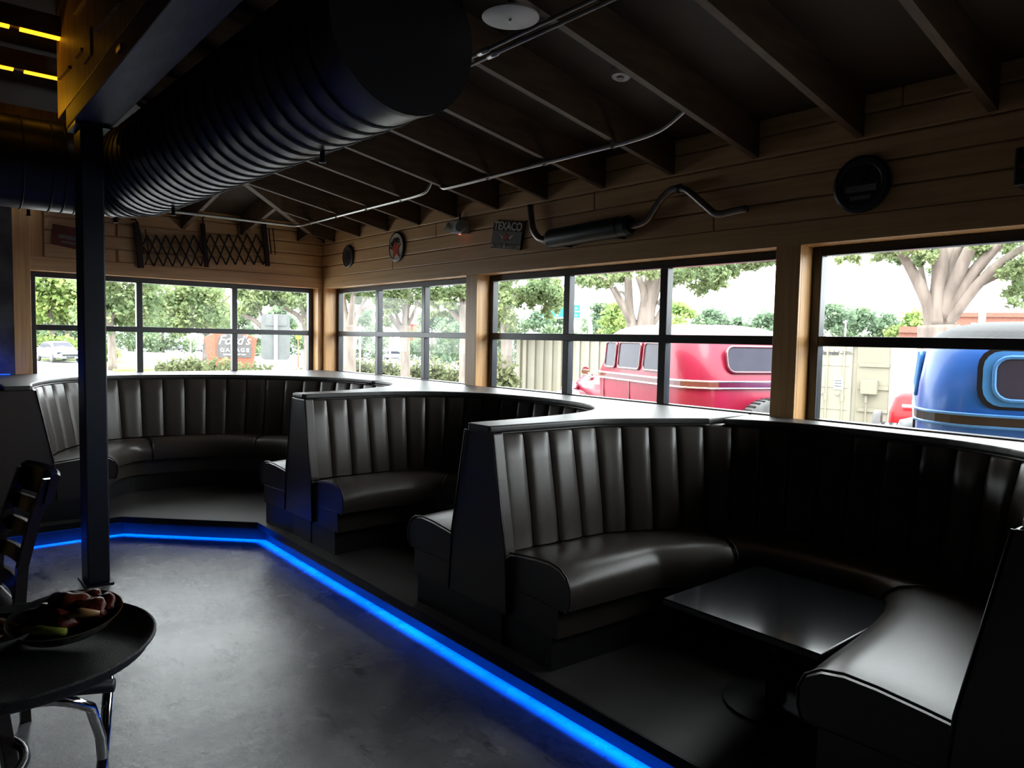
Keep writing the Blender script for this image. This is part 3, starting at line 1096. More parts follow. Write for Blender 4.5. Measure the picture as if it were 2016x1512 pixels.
# low dark table board inside the nearest booth
tb = thing('low_table', 'low dark tabletop inside the nearest booth', 'table', (-1.15, -6.32, Z_PLAT))
MB().box((-1.47, -6.655, 0.535), (-0.80, -6.03, 0.562)).build('top', TABLEM, tb, bevel=0.004)
MB().tube([(-1.12, -6.32, 0.17), (-1.12, -6.32, 0.535)], 0.04, 14).build('pedestal', STEELBLACK, tb, True)
MB().lathe([(0.2, 0.0), (0.2, 0.012), (0.05, 0.025), (0.001, 0.026)], (-1.12, -6.32, Z_PLAT), n=24).build('base_plate', STEELBLACK, tb, 'auto')

# ================================================================== WALL DECORATION
ZH = 1.543


# black iron expanding luggage gate on the back wall (each slat its own part)
gt = thing('expanding_gate', 'black iron expanding lattice gate hung above the back window', 'gate', (-1.3, -0.05, ZH+0.6))
GY = -0.06


def G(px, py, y=GY): return HY(px, py, y)


for (a, b, w) in (((267, 438), (278, 528), 0.05), ((399, 440), (407, 526), 0.04), ((519, 438), (527, 524), 0.05)):
    MB().bar(G(*a), G(*b), 0.028, w, (1, 0, 0)).build('upright', IRON, gt, bevel=0.004)
for (pts) in ([(258, 432), (266, 432), (270, 438), (269, 448)], [(404, 427), (399, 428), (400, 440), (399, 452)], [(520, 434), (521, 442), (520, 455)]):
    MB().tube([G(*p) for p in pts], 0.009, 6).build('hook', IRON, gt, True)
for (u0, u1, n, ytop, ybot, xsh) in ((289, 394, 5.7, 463, 524, 5), (413, 517, 5.7, 461, 521, 5)):
    pitch = (u1-u0)/n
    spanx = pitch*1.5
    k = -2.0
    while k < n+2.01:
        for sgn in (1, -1):
            xa, xb = u0+k*pitch, u0+k*pitch+spanx
            if sgn < 0:
                xb = xa-spanx
            ya, yb = ytop, ybot
            # clip to the bay
            def clip(xa, ya, xb, yb):
                lo, hi = u0-8, u1+6
                f0, f1 = 0.0, 1.0
                dx = xb-xa
                for lim, s_ in ((lo, 1), (hi, -1)):
                    if dx != 0:
                        f = (lim-xa)/dx
                        if s_*dx > 0:
                            f0 = max(f0, f)
                        else:
                            f1 = min(f1, f)
                return f0, f1
            f0, f1 = clip(xa, ya, xb, yb)
            if f1-f0 > 0.15:
                A = G(xa+(xb-xa)*f0+xsh*f0, ya+(yb-ya)*f0, GY+sgn*0.006)
                B = G(xa+(xb-xa)*f1+xsh*f1, ya+(yb-ya)*f1, GY+sgn*0.006)
                MB().bar(A, B, 0.010, 0.022, (0, 1, 0)).build('slat', IRON, gt)
        k += 1.0
for (q) in ([(275, 452), (286, 451), (293, 500), (283, 500)], [(523, 450), (537, 449), (542, 501), (530, 502)]):
    MB().tube([G(*p) for p in q], 0.006, 6, closed=True).build('side_bracket', IRON, gt)
MB().bar(G(529, 450), G(534, 500), 0.008, 0.012).build('side_bracket', IRON, gt)

# small faded red tin sign, mostly behind the column
rs = thing('tin_sign', 'faded red tin sign half hidden behind the steel column', 'sign', G(125, 462, -0.03))
c = [G(105, 441, -0.03), G(170, 453, -0.03), G(166, 495, -0.03), G(101, 480, -0.03)]
MB().prism(c, (0, -0.012, 0)).build('plate', RUSTRED, rs, bevel=0.002)
m_ = (c[0]+c[2])/2
MB().obox(m_+Vector((0, -0.014, 0)), (c[1]-c[0])*0.32, (c[3]-c[0])*0.10, (0, -0.002, 0)).build('band', SIGNGREY, rs)
MB().obox(m_+Vector((0, -0.014, 0))+(c[3]-c[0])*0.25, (c[1]-c[0])*0.22, (c[3]-c[0])*0.06, (0, -0.002, 0)).build('band', SIGNGREY, rs)

YD = Vector((0, -1, 0))      # reading direction on the right wall (left to right in the photo)
ZU = Vector((0, 0, 1))


def star(m, c, r, x, rot=0.0, th=0.006, yd=YD, zu=ZU):
    pts = []
    for k in range(10):
        a = math.pi/2+rot+k*math.pi/5
        rr = r if k % 2 == 0 else r*0.42
        pts.append(Vector(c)+yd*(-math.cos(a)*rr)+zu*(math.sin(a)*rr))
    m.prism(pts, (-th, 0, 0))
    return m


def round_sign(px, py, r, label, ringm, facem):
    c = HX(px, py, -0.03)
    t = thing('round_sign', label, 'sign', c, 'round signs on the window wall')
    MB().lathe([(r*0.9, -0.006), (r, 0.0), (r, 0.010), (r*0.9, 0.016), (r*0.895, 0.010)], c, (-1, 0, 0), 48).build('rim', ringm, t, 'auto')
    MB().lathe([(0.001, 0.0), (r*0.9, 0.0), (r*0.9, 0.011), (0.001, 0.012)], c, (-1, 0, 0), 48).build('face', facem, t, 'auto')
    return t, c


# small dark round sign
t, c = round_sign(686, 505, 0.118, 'small dark grey round sign nearest the corner', SIGNBLACK, SIGNDARK)
MB().lathe([(0.060, 0.012), (0.068, 0.014), (0.068, 0.010)], c, (-1, 0, 0), 32).build('ring', SIGNBLACK, t)
star(MB(), c+Vector((-0.010, 0, 0)), 0.035, 0, 0.3).build('emblem', SIGNBLACK, t)
# round white sign with red star
t, c = round_sign(782, 486, 0.142, 'round white enamel sign with a red star', SIGNBLACK, SIGNWHITE)
star(MB(), c+Vector((-0.012, 0.004, -0.022)), 0.105, 0, -0.12).build('star', SIGNRED, t)
MB().lathe([(0.117, 0.012), (0.122, 0.0135), (0.122, 0.010)], c, (-1, 0, 0), 40).build('ring', SIGNWHITE, t)


def arc_text(body, rad, size, c, a0, a1, mat, t, x=-0.019, bold=0.0):
    me_objs = []
    for i, ch in enumerate(body):
        a = a0+(a1-a0)*i/(len(body)-1)
        o = Vector(c)+YD*(math.cos(a)*rad)+ZU*(math.sin(a)*rad)
        o.x = c.x+x
        xd = YD*math.sin(a)-ZU*math.cos(a)
        yd = YD*math.cos(a)+ZU*math.sin(a)
        me_objs.append(text_mesh(ch, size, mat, 'letter', t, o, xd, yd, 0.002, bold=bold))
    return me_objs


arc_text('TEXACO', 0.082, 0.060, c+Vector((0, 0.0, -0.02)), math.radians(170), math.radians(55), SIGNBLACK, t, bold=0.002)

# emergency light
ce_ = HX(905, 447, -0.05)
em = thing('emergency_light', 'white twin head emergency light with red indicator on the pine wall', 'emergency light', ce_)
MB().tube([(ce_.x, ce_.y, ce_.z+0.06), (ce_.x, ce_.y, ce_.z+0.11)], 0.008, 8).build('conduit', STEELBLACK, em)
MB().obox(ce_, (0.045, 0, 0.006), (0, 0.085, 0.012), (0, 0.01, 0.058)).build('housing', WHITEPL, em, bevel=0.012)
MB().lathe([(0.02, -0.03), (0.05, 0.0), (0.055, 0.02), (0.048, 0.024), (0.001, 0.016)], HX(881, 449, -0.09), (-0.75, 0.35, 0.45), 20, sx=1.0, sy=0.75).build('lamp_head', WHITEPL, em, 'auto')
MB().lathe([(0.02, -0.03), (0.048, 0.0), (0.05, 0.02), (0.001, 0.022)], HX(909, 446, -0.11), (-0.9, -0.25, 0.25), 20).build('lamp_head', GREYPL, em, 'auto')
MB().ball(HX(905, 461, -0.08), 0.007).build('indicator', REDLED, em)

# rectangular sign with star
c0, c1, c2_, c3 = [HX(*p, -0.03) for p in ((975, 435), (1035, 438), (1027, 493), (968, 488))]
ts = thing('rectangular_sign', 'rectangular black and grey motor oil sign with a small star', 'sign', (c0+c2_)/2)
MB().prism([c0, c1, c2_, c3], (-0.012, 0, 0)).build('plate', SIGNBLACK, ts, bevel=0.002)
xd = (c1-c0).normalized()
yd = (c0-c3).normalized()
wd, hg = (c1-c0).length, (c0-c3).length


def on_sign(fx, fy, off=-0.014):
    return c0.lerp(c1, fx).lerp(c3.lerp(c2_, fx), fy)+Vector((off, 0, 0))


MB().prism([on_sign(0.02, 0.35), on_sign(0.98, 0.35), on_sign(0.98, 0.80), on_sign(0.02, 0.80)], (-0.002, 0, 0)).build('panel', SIGNGREY, ts)
text_mesh('TEXACO', 0.088, SIGNWHITE, 'lettering', ts, on_sign(0.5, 0.185), xd, yd, 0.002, bold=0.003, xscale=0.98)
text_mesh('MOTOR OIL-GASOLINE', 0.044, SIGNWHITE, 'lettering', ts, on_sign(0.5, 0.90), xd, yd, 0.002, bold=0.0008, xscale=0.80)
star(MB(), on_sign(0.5, 0.57, -0.016), 0.040, 0, 0, 0.003).build('star', SIGNRED, ts)
for sg in (-1, 1):
    MB().prism([on_sign(0.5+sg*0.06, 0.56, -0.0165), on_sign(0.5+sg*0.27, 0.44, -0.0165), on_sign(0.5+sg*0.13, 0.66, -0.0165)], (-0.002, 0, 0)).build('wing', SIGNWHITE, ts)

# exhaust pipe with muffler
ex = thing('exhaust_pipe', 'old exhaust pipe with dark muffler mounted above the window', 'exhaust', HX(1160, 455, -0.08))
pp = spline([HX(*p, -0.08) for p in ((1044, 404), (1046, 430), (1050, 452), (1060, 468), (1076, 474), (1095, 470))], 6)
MB().tube(pp, 0.026, 12).build('inlet_pipe', PIPESTEEL, ex, True)
pp = spline([HX(*p, -0.08) for p in ((1235, 446), (1256, 442), (1274, 433), (1290, 409), (1308, 385), (1324, 373), (1338, 371))], 6)
MB().tube(pp, 0.022, 12).build('middle_pipe', PIPESTEEL, ex, True)
pp = spline([HX(*p, -0.08) for p in ((1337, 371), (1350, 374), (1364, 384), (1388, 405), (1406, 420), (1420, 422), (1440, 417), (1470, 411))], 6)
MB().tube(pp, 0.022, 12).build('tail_pipe', PIPESTEEL, ex, True)
MB().lathe([(0.026, -0.01), (0.026, 0.01)], HX(1338, 371, -0.08), (0, -1, 0), 14).build('clamp', STEELBLACK, ex)
ma, mb_ = HX(1082, 471, -0.085), HX(1242, 443, -0.085)
ml = (mb_-ma).length
MB().lathe([(0.02, -0.005), (0.055, 0.0), (0.066, 0.012), (0.068, 0.02), (0.068, ml-0.09), (0.064, ml-0.085), (0.064, ml-0.06), (0.066, ml-0.02), (0.05, ml), (0.02, ml+0.004)],
           ma, mb_-ma, 24).build('muffler', MUFFLER, ex, 'auto')
for f in (0.2, 0.85):
    q = ma.lerp(mb_, f)
    MB().box((q.x, q.y-0.015, q.z-0.07), (0.0, q.y+0.015, q.z-0.055)).build('bracket', STEELBLACK, ex)

# large dark round sign
t, c = round_sign(1697, 363, 0.140, 'large dark round sign with a star above the last window', SIGNBLACK, SIGNDARK)
MB().lathe([(0.098, 0.012), (0.104, 0.0145), (0.104, 0.010)], c, (-1, 0, 0), 40).build('ring', SIGNBLACK, t)
star(MB(), c+Vector((-0.011, 0.0, 0.042)), 0.052, 0, math.pi).build('star', SIGNBLACK, t)
MB().obox(c+Vector((-0.012, 0, -0.022)), (0, 0.075, 0), (0, 0, 0.016), (0.003, 0, 0)).build('band', SIGNGREY, t)
MB().obox(c+Vector((-0.012, 0, -0.066)), (0, 0.050, 0), (0, 0, 0.010), (0.003, 0, 0)).build('band', SIGNGREY, t)
# dark box fixture at the right edge
eb = thing('wall_speaker', 'dark box fixture on the wall at the right edge', 'wall fixture', HX(2030, 330, -0.1))
q = HX(2036, 330, -0.1)
MB().box((-0.16, q.y-0.06, q.z-0.075), (-0.018, q.y+0.055, q.z+0.08)).build('body', SIGNBLACK, eb, bevel=0.008)
MB().box((-0.165, q.y-0.05, q.z-0.005), (-0.158, q.y+0.035, q.z+0.004)).build('strip', RUSTRED, eb)

# ================================================================== TRAY, CHAIR, TABLE AT LEFT
TZ = 1.543-0.72
tc_ = Vector((-3.510, -5.838, TZ))
ty = thing('serving_tray', 'round black serving tray holding two plates of food', 'tray', tc_)
MB().lathe([(0.001, -0.004), (0.255, -0.004), (0.270, 0.004), (0.283, 0.022), (0.288, 0.022), (0.274, -0.002), (0.258, -0.012), (0.001, -0.012)], tc_, n=64).build('dish', TRAYM, ty, 'auto')
MB().tube([tc_+Vector((math.cos(2*math.pi*k/64)*0.286, math.sin(2*math.pi*k/64)*0.286, 0.022)) for k in range(64)], 0.0045, 6, closed=True).build('rim', TRAYM, ty, True)
LX = Vector((RIGHT.x, RIGHT.y, 0)).normalized()
LY = Vector((-LX.y, LX.x, 0))


def plate(c, sx, sy, label, tilt=0.0):
    t = thing('dinner_plate', label, 'plate', c, 'plates of food on the tray')
    MB().lathe([(0.001, 0.0), (0.6, 0.0), (0.78, 0.006), (1.0, 0.030), (1.02, 0.030), (0.80, 0.001), (0.6, -0.004), (0.001, -0.004)], c, n=48, sx=sx, sy=sy, xdir=LX).build('dish', CERAMIC, t, 'auto')
    if tilt:
        for v in t.children[0].data.vertices:
            v.co.z += tilt*(v.co.x*LY.x+v.co.y*LY.y)
    return t


PT = 0.17
pc = HZ(128, 1216, TZ+0.035)
pc.z = TZ+0.015
plate(pc, 0.122, 0.112, 'oval plate with glazed wings and celery on the tray', PT)
random.seed(5)


def blob(c, r, s_, mat, name, label, cat, group):
    m = MB().ball((0, 0, 0), 1.0, 9)
    vs = []
    for x, y, z in m.v:
        k = 1+0.16*math.sin(5*x+3*y+c[0]*40)+0.12*math.sin(7*z+4*x)
        p = LX*(x*r*s_[0]*k)+LY*(y*r*s_[1]*k)+Vector((0, 0, z*r*s_[2]*k))
        vs.append((c[0]+p.x, c[1]+p.y, c[2]+p.z))
    m.v = vs
    o = m.build(name, mat, None, True)
    me = o.data
    off = Vector(c)
    for v in me.vertices:
        v.co -= off
    o.location = off
    return tag(o, label, cat, group)


wing_spots = [(-0.065, 0.0, .034), (-0.012, 0.03, .046), (0.050, 0.02, .040), (0.0, -0.032, .036), (-0.05, 0.06, .036), (0.07, 0.062, .034), (0.012, 0.078, .036)]
wing_names = ['leftmost', 'tallest', 'right hand', 'front', 'back left', 'back right', 'rear']
for (a, b, r), nm in zip(wing_spots, wing_names):
    a, b, r = a*0.85, b*0.85, r*0.85
    q = pc+LX*a+LY*b
    blob((q.x, q.y, pc.z+PT*b+r*0.85), r, (1.35, 1.0, 0.85), MEAT, 'chicken_wing', '%s glazed chicken wing on the oval plate' % nm, 'food', 'wings on the oval plate')
for i, (a, b, ln, an, lab) in enumerate(((-0.005, -0.066, 0.046, 0.05, 'celery stick lying along the front rim of the oval plate'),)):
    q = pc+LX*a+LY*b+Vector((0, 0, 0.024+PT*b))
    d = (LX*math.cos(an)+LY*math.sin(an))
    o = MB().tube([q-d*ln, q-d*ln*0.3+Vector((0, 0, .004)), q+d*ln*0.4, q+d*ln], [0.011, 0.012, 0.011, 0.009], 8).build('celery_stick', CELERY, None, True)
    tag(o, lab, 'food')
q = pc+LX*0.058+LY*(-0.03)+Vector((0, 0, 0.045-PT*0.03))
tag(MB().tube([q-LX*0.03-LY*.004, q+Vector((0, 0, .005)), q+LX*0.034+LY*.014], [0.006, 0.012, 0.005], 8).build('carrot_stick', CARROT, None, True), 'pale carrot slice resting on the wings', 'food')
pc2 = HZ(-25, 1250, TZ+0.02)
pc2.z = TZ+0.002
plate(pc2, 0.105, 0.105, 'small plate of fries cut off by the left edge')
for i in range(6):
    a = random.uniform(0, 6.28)
    q = pc2+LX*random.uniform(-.03, .05)+LY*random.uniform(-.05, .05)+Vector((0, 0, 0.016+0.006*i))
    d = LX*math.cos(a)+LY*math.sin(a)+Vector((0, 0, random.uniform(-.2, .3)))
    tag(MB().bar(q-d*.03, q+d*.03, 0.010, 0.010).build('french_fry', FRIES), 'golden fry in the heap on the small plate at left', 'food', 'fries on the small plate')

# folding tray stand: chrome hoops with black bars
stn = thing('tray_stand', 'folding chrome tray stand with black support bars under the tray', 'tray stand', (tc_.x, tc_.y, 0))
TB = TZ-0.028
ax = (LX*0.97+LY*0.24).normalized()
ay = Vector((-ax.y, ax.x, 0))
for sg in (-1, 1):
    cc = tc_+ay*(sg*0.12)
    MB().tube([Vector((cc.x, cc.y, TB))-ax*0.24, Vector((cc.x, cc.y, TB))+ax*0.24], 0.014, 12).build('support_bar', STEELBLACK, stn, True)
    foot = -sg*0.16
    top = sg*0.12
    pts = [tc_+ax*0.165+ay*foot, tc_+ax*0.185+ay*(foot*0.3+top*0.7), tc_+ax*0.165+ay*top, tc_-ax*0.165+ay*top, tc_-ax*0.185+ay*(foot*0.3+top*0.7), tc_-ax*0.165+ay*foot]
    zs = [0.012, 0.70, TB-0.02, TB-0.02, 0.70, 0.012]
    raw = [Vector((p.x, p.y, z)) for p, z in zip(pts, zs)]
    smoothp = [raw[0], raw[0].lerp(raw[1], .5), raw[0].lerp(raw[1], .9), raw[1].lerp(raw[2], .35), raw[1].lerp(raw[2], .75)+ax*(-0.012),
               raw[2].lerp(raw[3], 0.12), raw[2].lerp(raw[3], 0.88), raw[4].lerp(raw[3], .75)+ax*0.012, raw[4].lerp(raw[3], .35), raw[5].lerp(raw[4], .9), raw[5].lerp(raw[4], .5), raw[5]]
    MB().tube(smoothp, 0.0115, 12).build('hoop_leg', CHROME, stn, True)


# dark bentwood bar stool whose legs show below the tray
def bent_stool(c, label):
    t = thing('bar_stool', label, 'stool', (c[0], c[1], 0))
    c = Vector((c[0], c[1], 0))
    MB().lathe([(0.001, 0.70), (0.17, 0.70), (0.185, 0.715), (0.175, 0.735), (0.001, 0.74)], c, n=32).build('seat', CHAIRM, t, 'auto')
    for k in range(4):
        a = math.radians(20+90*k)
        d = Vector((math.cos(a), math.sin(a), 0))
        MB().bar(c+d*0.22, c+d*0.13+Vector((0, 0, 0.70)), 0.036, 0.030, (d.y, -d.x, 0)).build('leg', CHAIRM, t, bevel=0.004)
    MB().tube([c+Vector((math.cos(2*math.pi*k/40)*0.20, math.sin(2*math.pi*k/40)*0.20, 0.36)) for k in range(40)], 0.014, 8, closed=True).build('foot_ring', CHAIRM, t, True)
    MB().tube([c+Vector((math.cos(2*math.pi*k/40)*0.145, math.sin(2*math.pi*k/40)*0.145, 0.60)) for k in range(40)], 0.012, 8, closed=True).build('upper_ring', CHAIRM, t, True)


bent_stool((-3.64, -5.36), 'dark bentwood stool under the serving tray')


# dark wooden chair seen from the side behind the tray, facing left
def side_chair(loc, rotz, label):
    t = thing('dining_chair', label, 'chair', loc, 'dark wooden chairs at left', rotz)
    def B(m, n, **k): return m.build(n, CHAIRM, t, world=False, **k)
    # local: chair faces -x, back at +x
    B(MB().box((-0.22, -0.21, 0.44), (0.20, 0.21, 0.47)), 'seat', bevel=0.012)
    for s_ in (-1, 1):
        B(MB().bar((-0.19, s_*0.18, 0), (-0.19, s_*0.18, 0.44), 0.035, 0.035, (0, 1, 0)), 'leg', bevel=0.004)
        B(MB().loft([[(x+dx, s_*0.185+dy, z) for dx, dy in ((-w, -.016), (w, -.016), (w, .016), (-w, .016))] for x, z, w in
                     ((0.20, 0.0, .016), (0.185, 0.44, .020), (0.20, 0.62, .019), (0.245, 0.80, .019), (0.30, 0.955, .022))]), 'leg')
        B(MB().bar((-0.19, s_*0.18, 0.18), (0.19, s_*0.185, 0.18), 0.018, 0.024), 'stretcher')
    crest = []
    for i in range(11):
        y = -0.215+0.43*i/10
        bow = 0.035*(1-(2*i/10-1)**2)
        crest.append([(0.272+bow, y, 0.86), (0.298+bow, y, 0.86), (0.328+bow, y, 0.965), (0.318+bow, y, 0.975), (0.295+bow, y, 0.965)])
    B(MB().loft(crest), 'crest_rail', smooth='auto')
    for i, z in enumerate((0.50, 0.60, 0.70, 0.79)):
        sl = []
        for k in range(9):
            y = -0.18+0.36*k/8
            bow = 0.022*(1-(2*k/8-1)**2)
            x = 0.195+0.28*(z-0.58)
            sl.append([(x-.008+bow, y, z), (x+.008+bow, y, z), (x+.024+bow, y, z+.055), (x+.008+bow, y, z+.055)])
        B(MB().loft(sl), 'back_slat', smooth='auto')
    return t


CY = -4.40
cp = HY(131, 944, CY)
side_chair((cp.x-0.375, CY+0.16, 0), math.radians(7), 'dark wooden ladder back chair with blue lit edge behind the tray')
side_chair((cp.x-0.75, CY+1.25, 0), math.radians(8), 'dark wooden chair further back at the left edge')
tbl = thing('dining_table', 'dark dining table at the left edge beyond the chair', 'table', (cp.x-1.15, CY+0.55, 0))
tp = Vector((cp.x-1.15, CY+0.55, 0))
MB().box((tp.x-0.4, tp.y-0.5, 0.735), (tp.x+0.4, tp.y+0.5, 0.765)).build('top', CHAIRM, tbl, bevel=0.006)
MB().tube([(tp.x, tp.y, 0.02), (tp.x, tp.y, 0.735)], 0.04, 12).build('pedestal', STEELBLACK, tbl, True)
MB().lathe([(0.28, 0), (0.28, 0.012), (0.05, 0.03), (0.001, 0.03)], tp, n=24).build('foot', STEELBLACK, tbl, 'auto')
for i, (dx, dy, lab) in enumerate(((0.30, -0.40, 'chrome topped shaker at the near corner of the dining table'), (0.22, -0.42, 'chrome topped shaker beside the first on the dining table'))):
    q = tp+Vector((dx, dy, 0.766))
    t = thing('salt_shaker', lab, 'shaker', q)
    MB().lathe([(0.018, 0), (0.02, 0.05), (0.016, 0.065)], q, n=12).build('body', CERAMIC, t, True)
    MB().lathe([(0.017, 0.065), (0.017, 0.08), (0.008, 0.09), (0.001, 0.09)], q, n=12).build('lid', CHROME, t, True)

# ================================================================== OUTSIDE: ground
gx = MB()
NX = 60
xs_ = [-60+i*4.0 for i in range(0, 16)] + [4+i*1.5 for i in range(14)] + [25+i*9.0 for i in range(28)]
ys_ = xs_
ys_ = [-60+i*6.0 for i in range(10)] + [i*1.6 for i in range(14)] + [24+i*10.0 for i in range(28)]
for y in ys_:
    for x in xs_:
        gx.v.append((x, y, ground_z(x, y)))
nx_ = len(xs_)
for j in range(len(ys_)-1):
    for i in range(nx_-1):
        gx.f.append((j*nx_+i, j*nx_+i+1, (j+1)*nx_+i+1, (j+1)*nx_+i))
struct(gx.build('ground', ASPHALT, None, True), 'pale parking lot outside the windows')


def ground_patch(name, pix, mat, h, label, grow=0.0):
    """thin slab following the ground; pix: (px, range) corners in order"""
    pts = [on_ground(px, r) for px, r in pix]
    m = MB()
    n = len(pts)
    top = [(p.x, p.y, p.z+h) for p in pts]
    bot = [(p.x, p.y, p.z-0.1) for p in pts]
    m.add(bot+top, [tuple(range(n-1, -1, -1)), tuple(range(n, 2*n))]+[(i, (i+1) % n, n+(i+1) % n, n+i) for i in range(n)])
    return struct(m.build(name, mat), label)


ground_patch('lawn_1', [(-60, 82), (280, 60), (300, 47), (225, 46), (190, 62), (-60, 66)], GRASS, 0.10, 'strip of lawn behind the white sedan')
ground_patch('lawn_2', [(300, 45), (640, 33), (640, 30), (420, 36), (300, 41)], MULCH, 0.10, 'planting bed with the hedge')
ground_patch('lawn_3', [(630, 37), (950, 31), (960, 25), (800, 27), (650, 30)], MULCH, 0.10, 'planting bed outside the corner window')
ground_patch('road_1', [(-200, 120), (1200, 120), (1200, 100), (-200, 100)], ROADM, 0.05, 'road far behind the lot')
ground_patch('lawn_4', [(-200, 100), (1200, 100), (1200, 92), (-200, 92)], GRASS, 0.08, 'verge along the far road')


# ---- foliage helpers
def leaf_cloud(name, clusters, size, mat, parent, flat=0.6, squash=1.0):
    """clusters: (centre, (rx, ry, rz), count); every leaf is a small folded quad"""
    C, S, N = [], [], []
    tot = sum(c[2] for c in clusters)
    P = np.zeros((tot, 3))
    k = 0
    for c, r, n in clusters:
        P[k:k+n] = np.array(c)+np.clip(RNG.normal(size=(n, 3))*0.52, -1.3, 1.3)*np.array(r)
        k += n
    a = RNG.normal(size=(tot, 3))
    a /= np.linalg.norm(a, axis=1)[:, None]
    b = RNG.normal(size=(tot, 3))
    b -= a*(a*b).sum(1)[:, None]
    b /= np.linalg.norm(b, axis=1)[:, None]
    s_ = (size*(0.6+0.8*RNG.random(tot)))[:, None]
    V = np.empty((tot, 4, 3))
    V[:, 0] = P-a*s_
    V[:, 1] = P-b*s_*flat
    V[:, 2] = P+a*s_
    V[:, 3] = P+b*s_*flat
    off = np.array(parent_world(parent)) if parent else np.zeros(3)
    V = (V-off).reshape(-1, 3)
    me = bpy.data.meshes.new(name)
    me.vertices.add(tot*4)
    me.vertices.foreach_set('co', V.ravel())
    me.loops.add(tot*4)
    me.loops.foreach_set('vertex_index', np.arange(tot*4, dtype=np.int32))
    me.polygons.add(tot)
    me.polygons.foreach_set('loop_start', np.arange(0, tot*4, 4, dtype=np.int32))
    me.update(calc_edges=True)
    me.materials.append(mat)
    ob = bpy.data.objects.new(name, me)
    COL.objects.link(ob)
    if parent:
        ob.parent = parent
    return ob


def img_tree(label, rng, trunk, limbs, blobs, leaf, mat, name='oak_tree', group='trees outside the windows', depth=1.5, dens=1.0, base_px=None):
    """a tree standing at horizontal range rng: trunk = [(px,py,radius m)...], limbs likewise, blobs = (px,py,radius px,count)"""
    bp = on_ground(trunk[0][0], rng)
    t = thing(name, label, 'tree', bp, group)
    sc_ = rng/F_PX
    vd = Vector((bp.x-CAM_POS.x, bp.y-CAM_POS.y, 0)).normalized()

    def pt(px, py, jit=0.0): return at_range(px, py, rng)+vd*jit
    pth = [Vector((bp.x, bp.y, bp.z-0.1))]+[pt(a, b) for a, b, r in trunk[1:]]
    rad = [trunk[0][2]]+[r for a, b, r in trunk[1:]]
    tr = MB().tube(spline(pth, 4), list(np.interp(np.linspace(0, len(rad)-1, (len(rad)-1)*4+1), range(len(rad)), rad)), 10).build('trunk', BARK, t, True)
    for lb in limbs:
        j = random.uniform(-0.5, 0.5)*depth
        n = len(lb)
        q = [pt(a, b, j*(i/max(1, n-1))) for i, (a, b, r) in enumerate(lb)]
        rr = [r for a, b, r in lb]
        sp_ = spline(q, 4)
        MB().tube(sp_, list(np.interp(np.linspace(0, n-1, len(sp_)), range(n), rr)), 8).build('limb', BARK, t, True)
    cl = []
    leaf *= 0.62
    for (a, b, r, n) in blobs:
        c = pt(a, b, random.uniform(-1, 1)*depth)
        rm = r*sc_*math.hypot(1, (a-1008)/F_PX)
        cl.append((c, (rm, rm, rm*0.8), max(4, int(n*dens*2.2))))
    leaf_cloud('foliage', cl, leaf, mat, t)
    return t


def blobs_rect(x0, x1, y0, y1, n, r0, r1, cnt, keep=None):
    out = []
    while len(out) < n:
        a, b = random.uniform(x0, x1), random.uniform(y0, y1)
        if keep and not keep(a, b):
            continue
        out.append((a, b, random.uniform(r0, r1), cnt))
    return out


random.seed(21)
# big bright tree at far left, in front of the white sedan
img_tree('leafy bright green tree filling the upper left pane', 72, [(102, 690, .19), (102, 660, .16), (100, 625, .14), (96, 590, .12)],
         [[(100, 630, .12), (70, 590, .07), (40, 570, .05)], [(100, 630, .12), (140, 585, .07), (170, 560, .05)]],
         blobs_rect(20, 190, 470, 618, 60, 16, 30, 110), 0.36, LEAF_BRIGHT, depth=2.0)
img_tree('tree with thick leaning trunk right of the steel column', 48, [(221, 694, .26), (220, 670, .21), (217, 640, .20), (214, 610, .17)],
         [[(216, 630, .17), (190, 590, .1), (170, 560, .06)], [(216, 630, .17), (245, 590, .1), (262, 560, .06)]],
         blobs_rect(170, 300, 480, 635, 55, 14, 26, 90, lambda a, b: b < 640-0.5*max(0, a-255)), 0.24, LEAF_OAK, depth=2.0)
img_tree('slim tree beside the hedge behind the white sedan', 74, [(133, 676, .2), (133, 655, .17), (133, 620, .15)], [],
         blobs_rect(110, 165, 600, 640, 10, 10, 18, 60), 0.25, LEAF_OAK)
img_tree('broad tree behind the monument sign', 60, [(405, 690, .3), (408, 655, .24), (410, 615, .2), (415, 580, .15)],
         [[(410, 620, .13), (370, 590, .07), (340, 575, .05)], [(410, 620, .13), (450, 585, .08), (480, 560, .05)]],
         blobs_rect(315, 455, 552, 642, 60, 12, 24, 80, lambda a, b: b > 600-0.55*(a-300) or a > 400), 0.26, LEAF_OAK, depth=2.5)
img_tree('live oak with twisting dark limbs over the grey sign', 30, [(612, 722, .24), (608, 690, .19), (606, 655, .18), (600, 632, .17)],
         [[(602, 640, .13), (585, 620, .10), (560, 605, .08), (548, 590, .06), (530, 580, .04)], [(548, 600, .07), (540, 575, .05), (556, 560, .03)],
          [(602, 635, .12), (592, 605, .08), (575, 585, .06), (568, 560, .04)], [(520, 648, .09), (500, 630, .10), (482, 622, .08), (468, 610, .06)],
          [(522, 635, .07), (510, 610, .06), (495, 592, .04)], [(600, 635, .1), (612, 600, .07), (622, 570, .05)], [(560, 605, .06), (575, 600, .04), (590, 575, .03)]],
         blobs_rect(462, 640, 545, 595, 42, 9, 17, 75) + blobs_rect(590, 640, 560, 640, 14, 9, 15, 60) + blobs_rect(466, 520, 580, 620, 12, 8, 13, 50), 0.13, LEAF_OAK, depth=1.2)
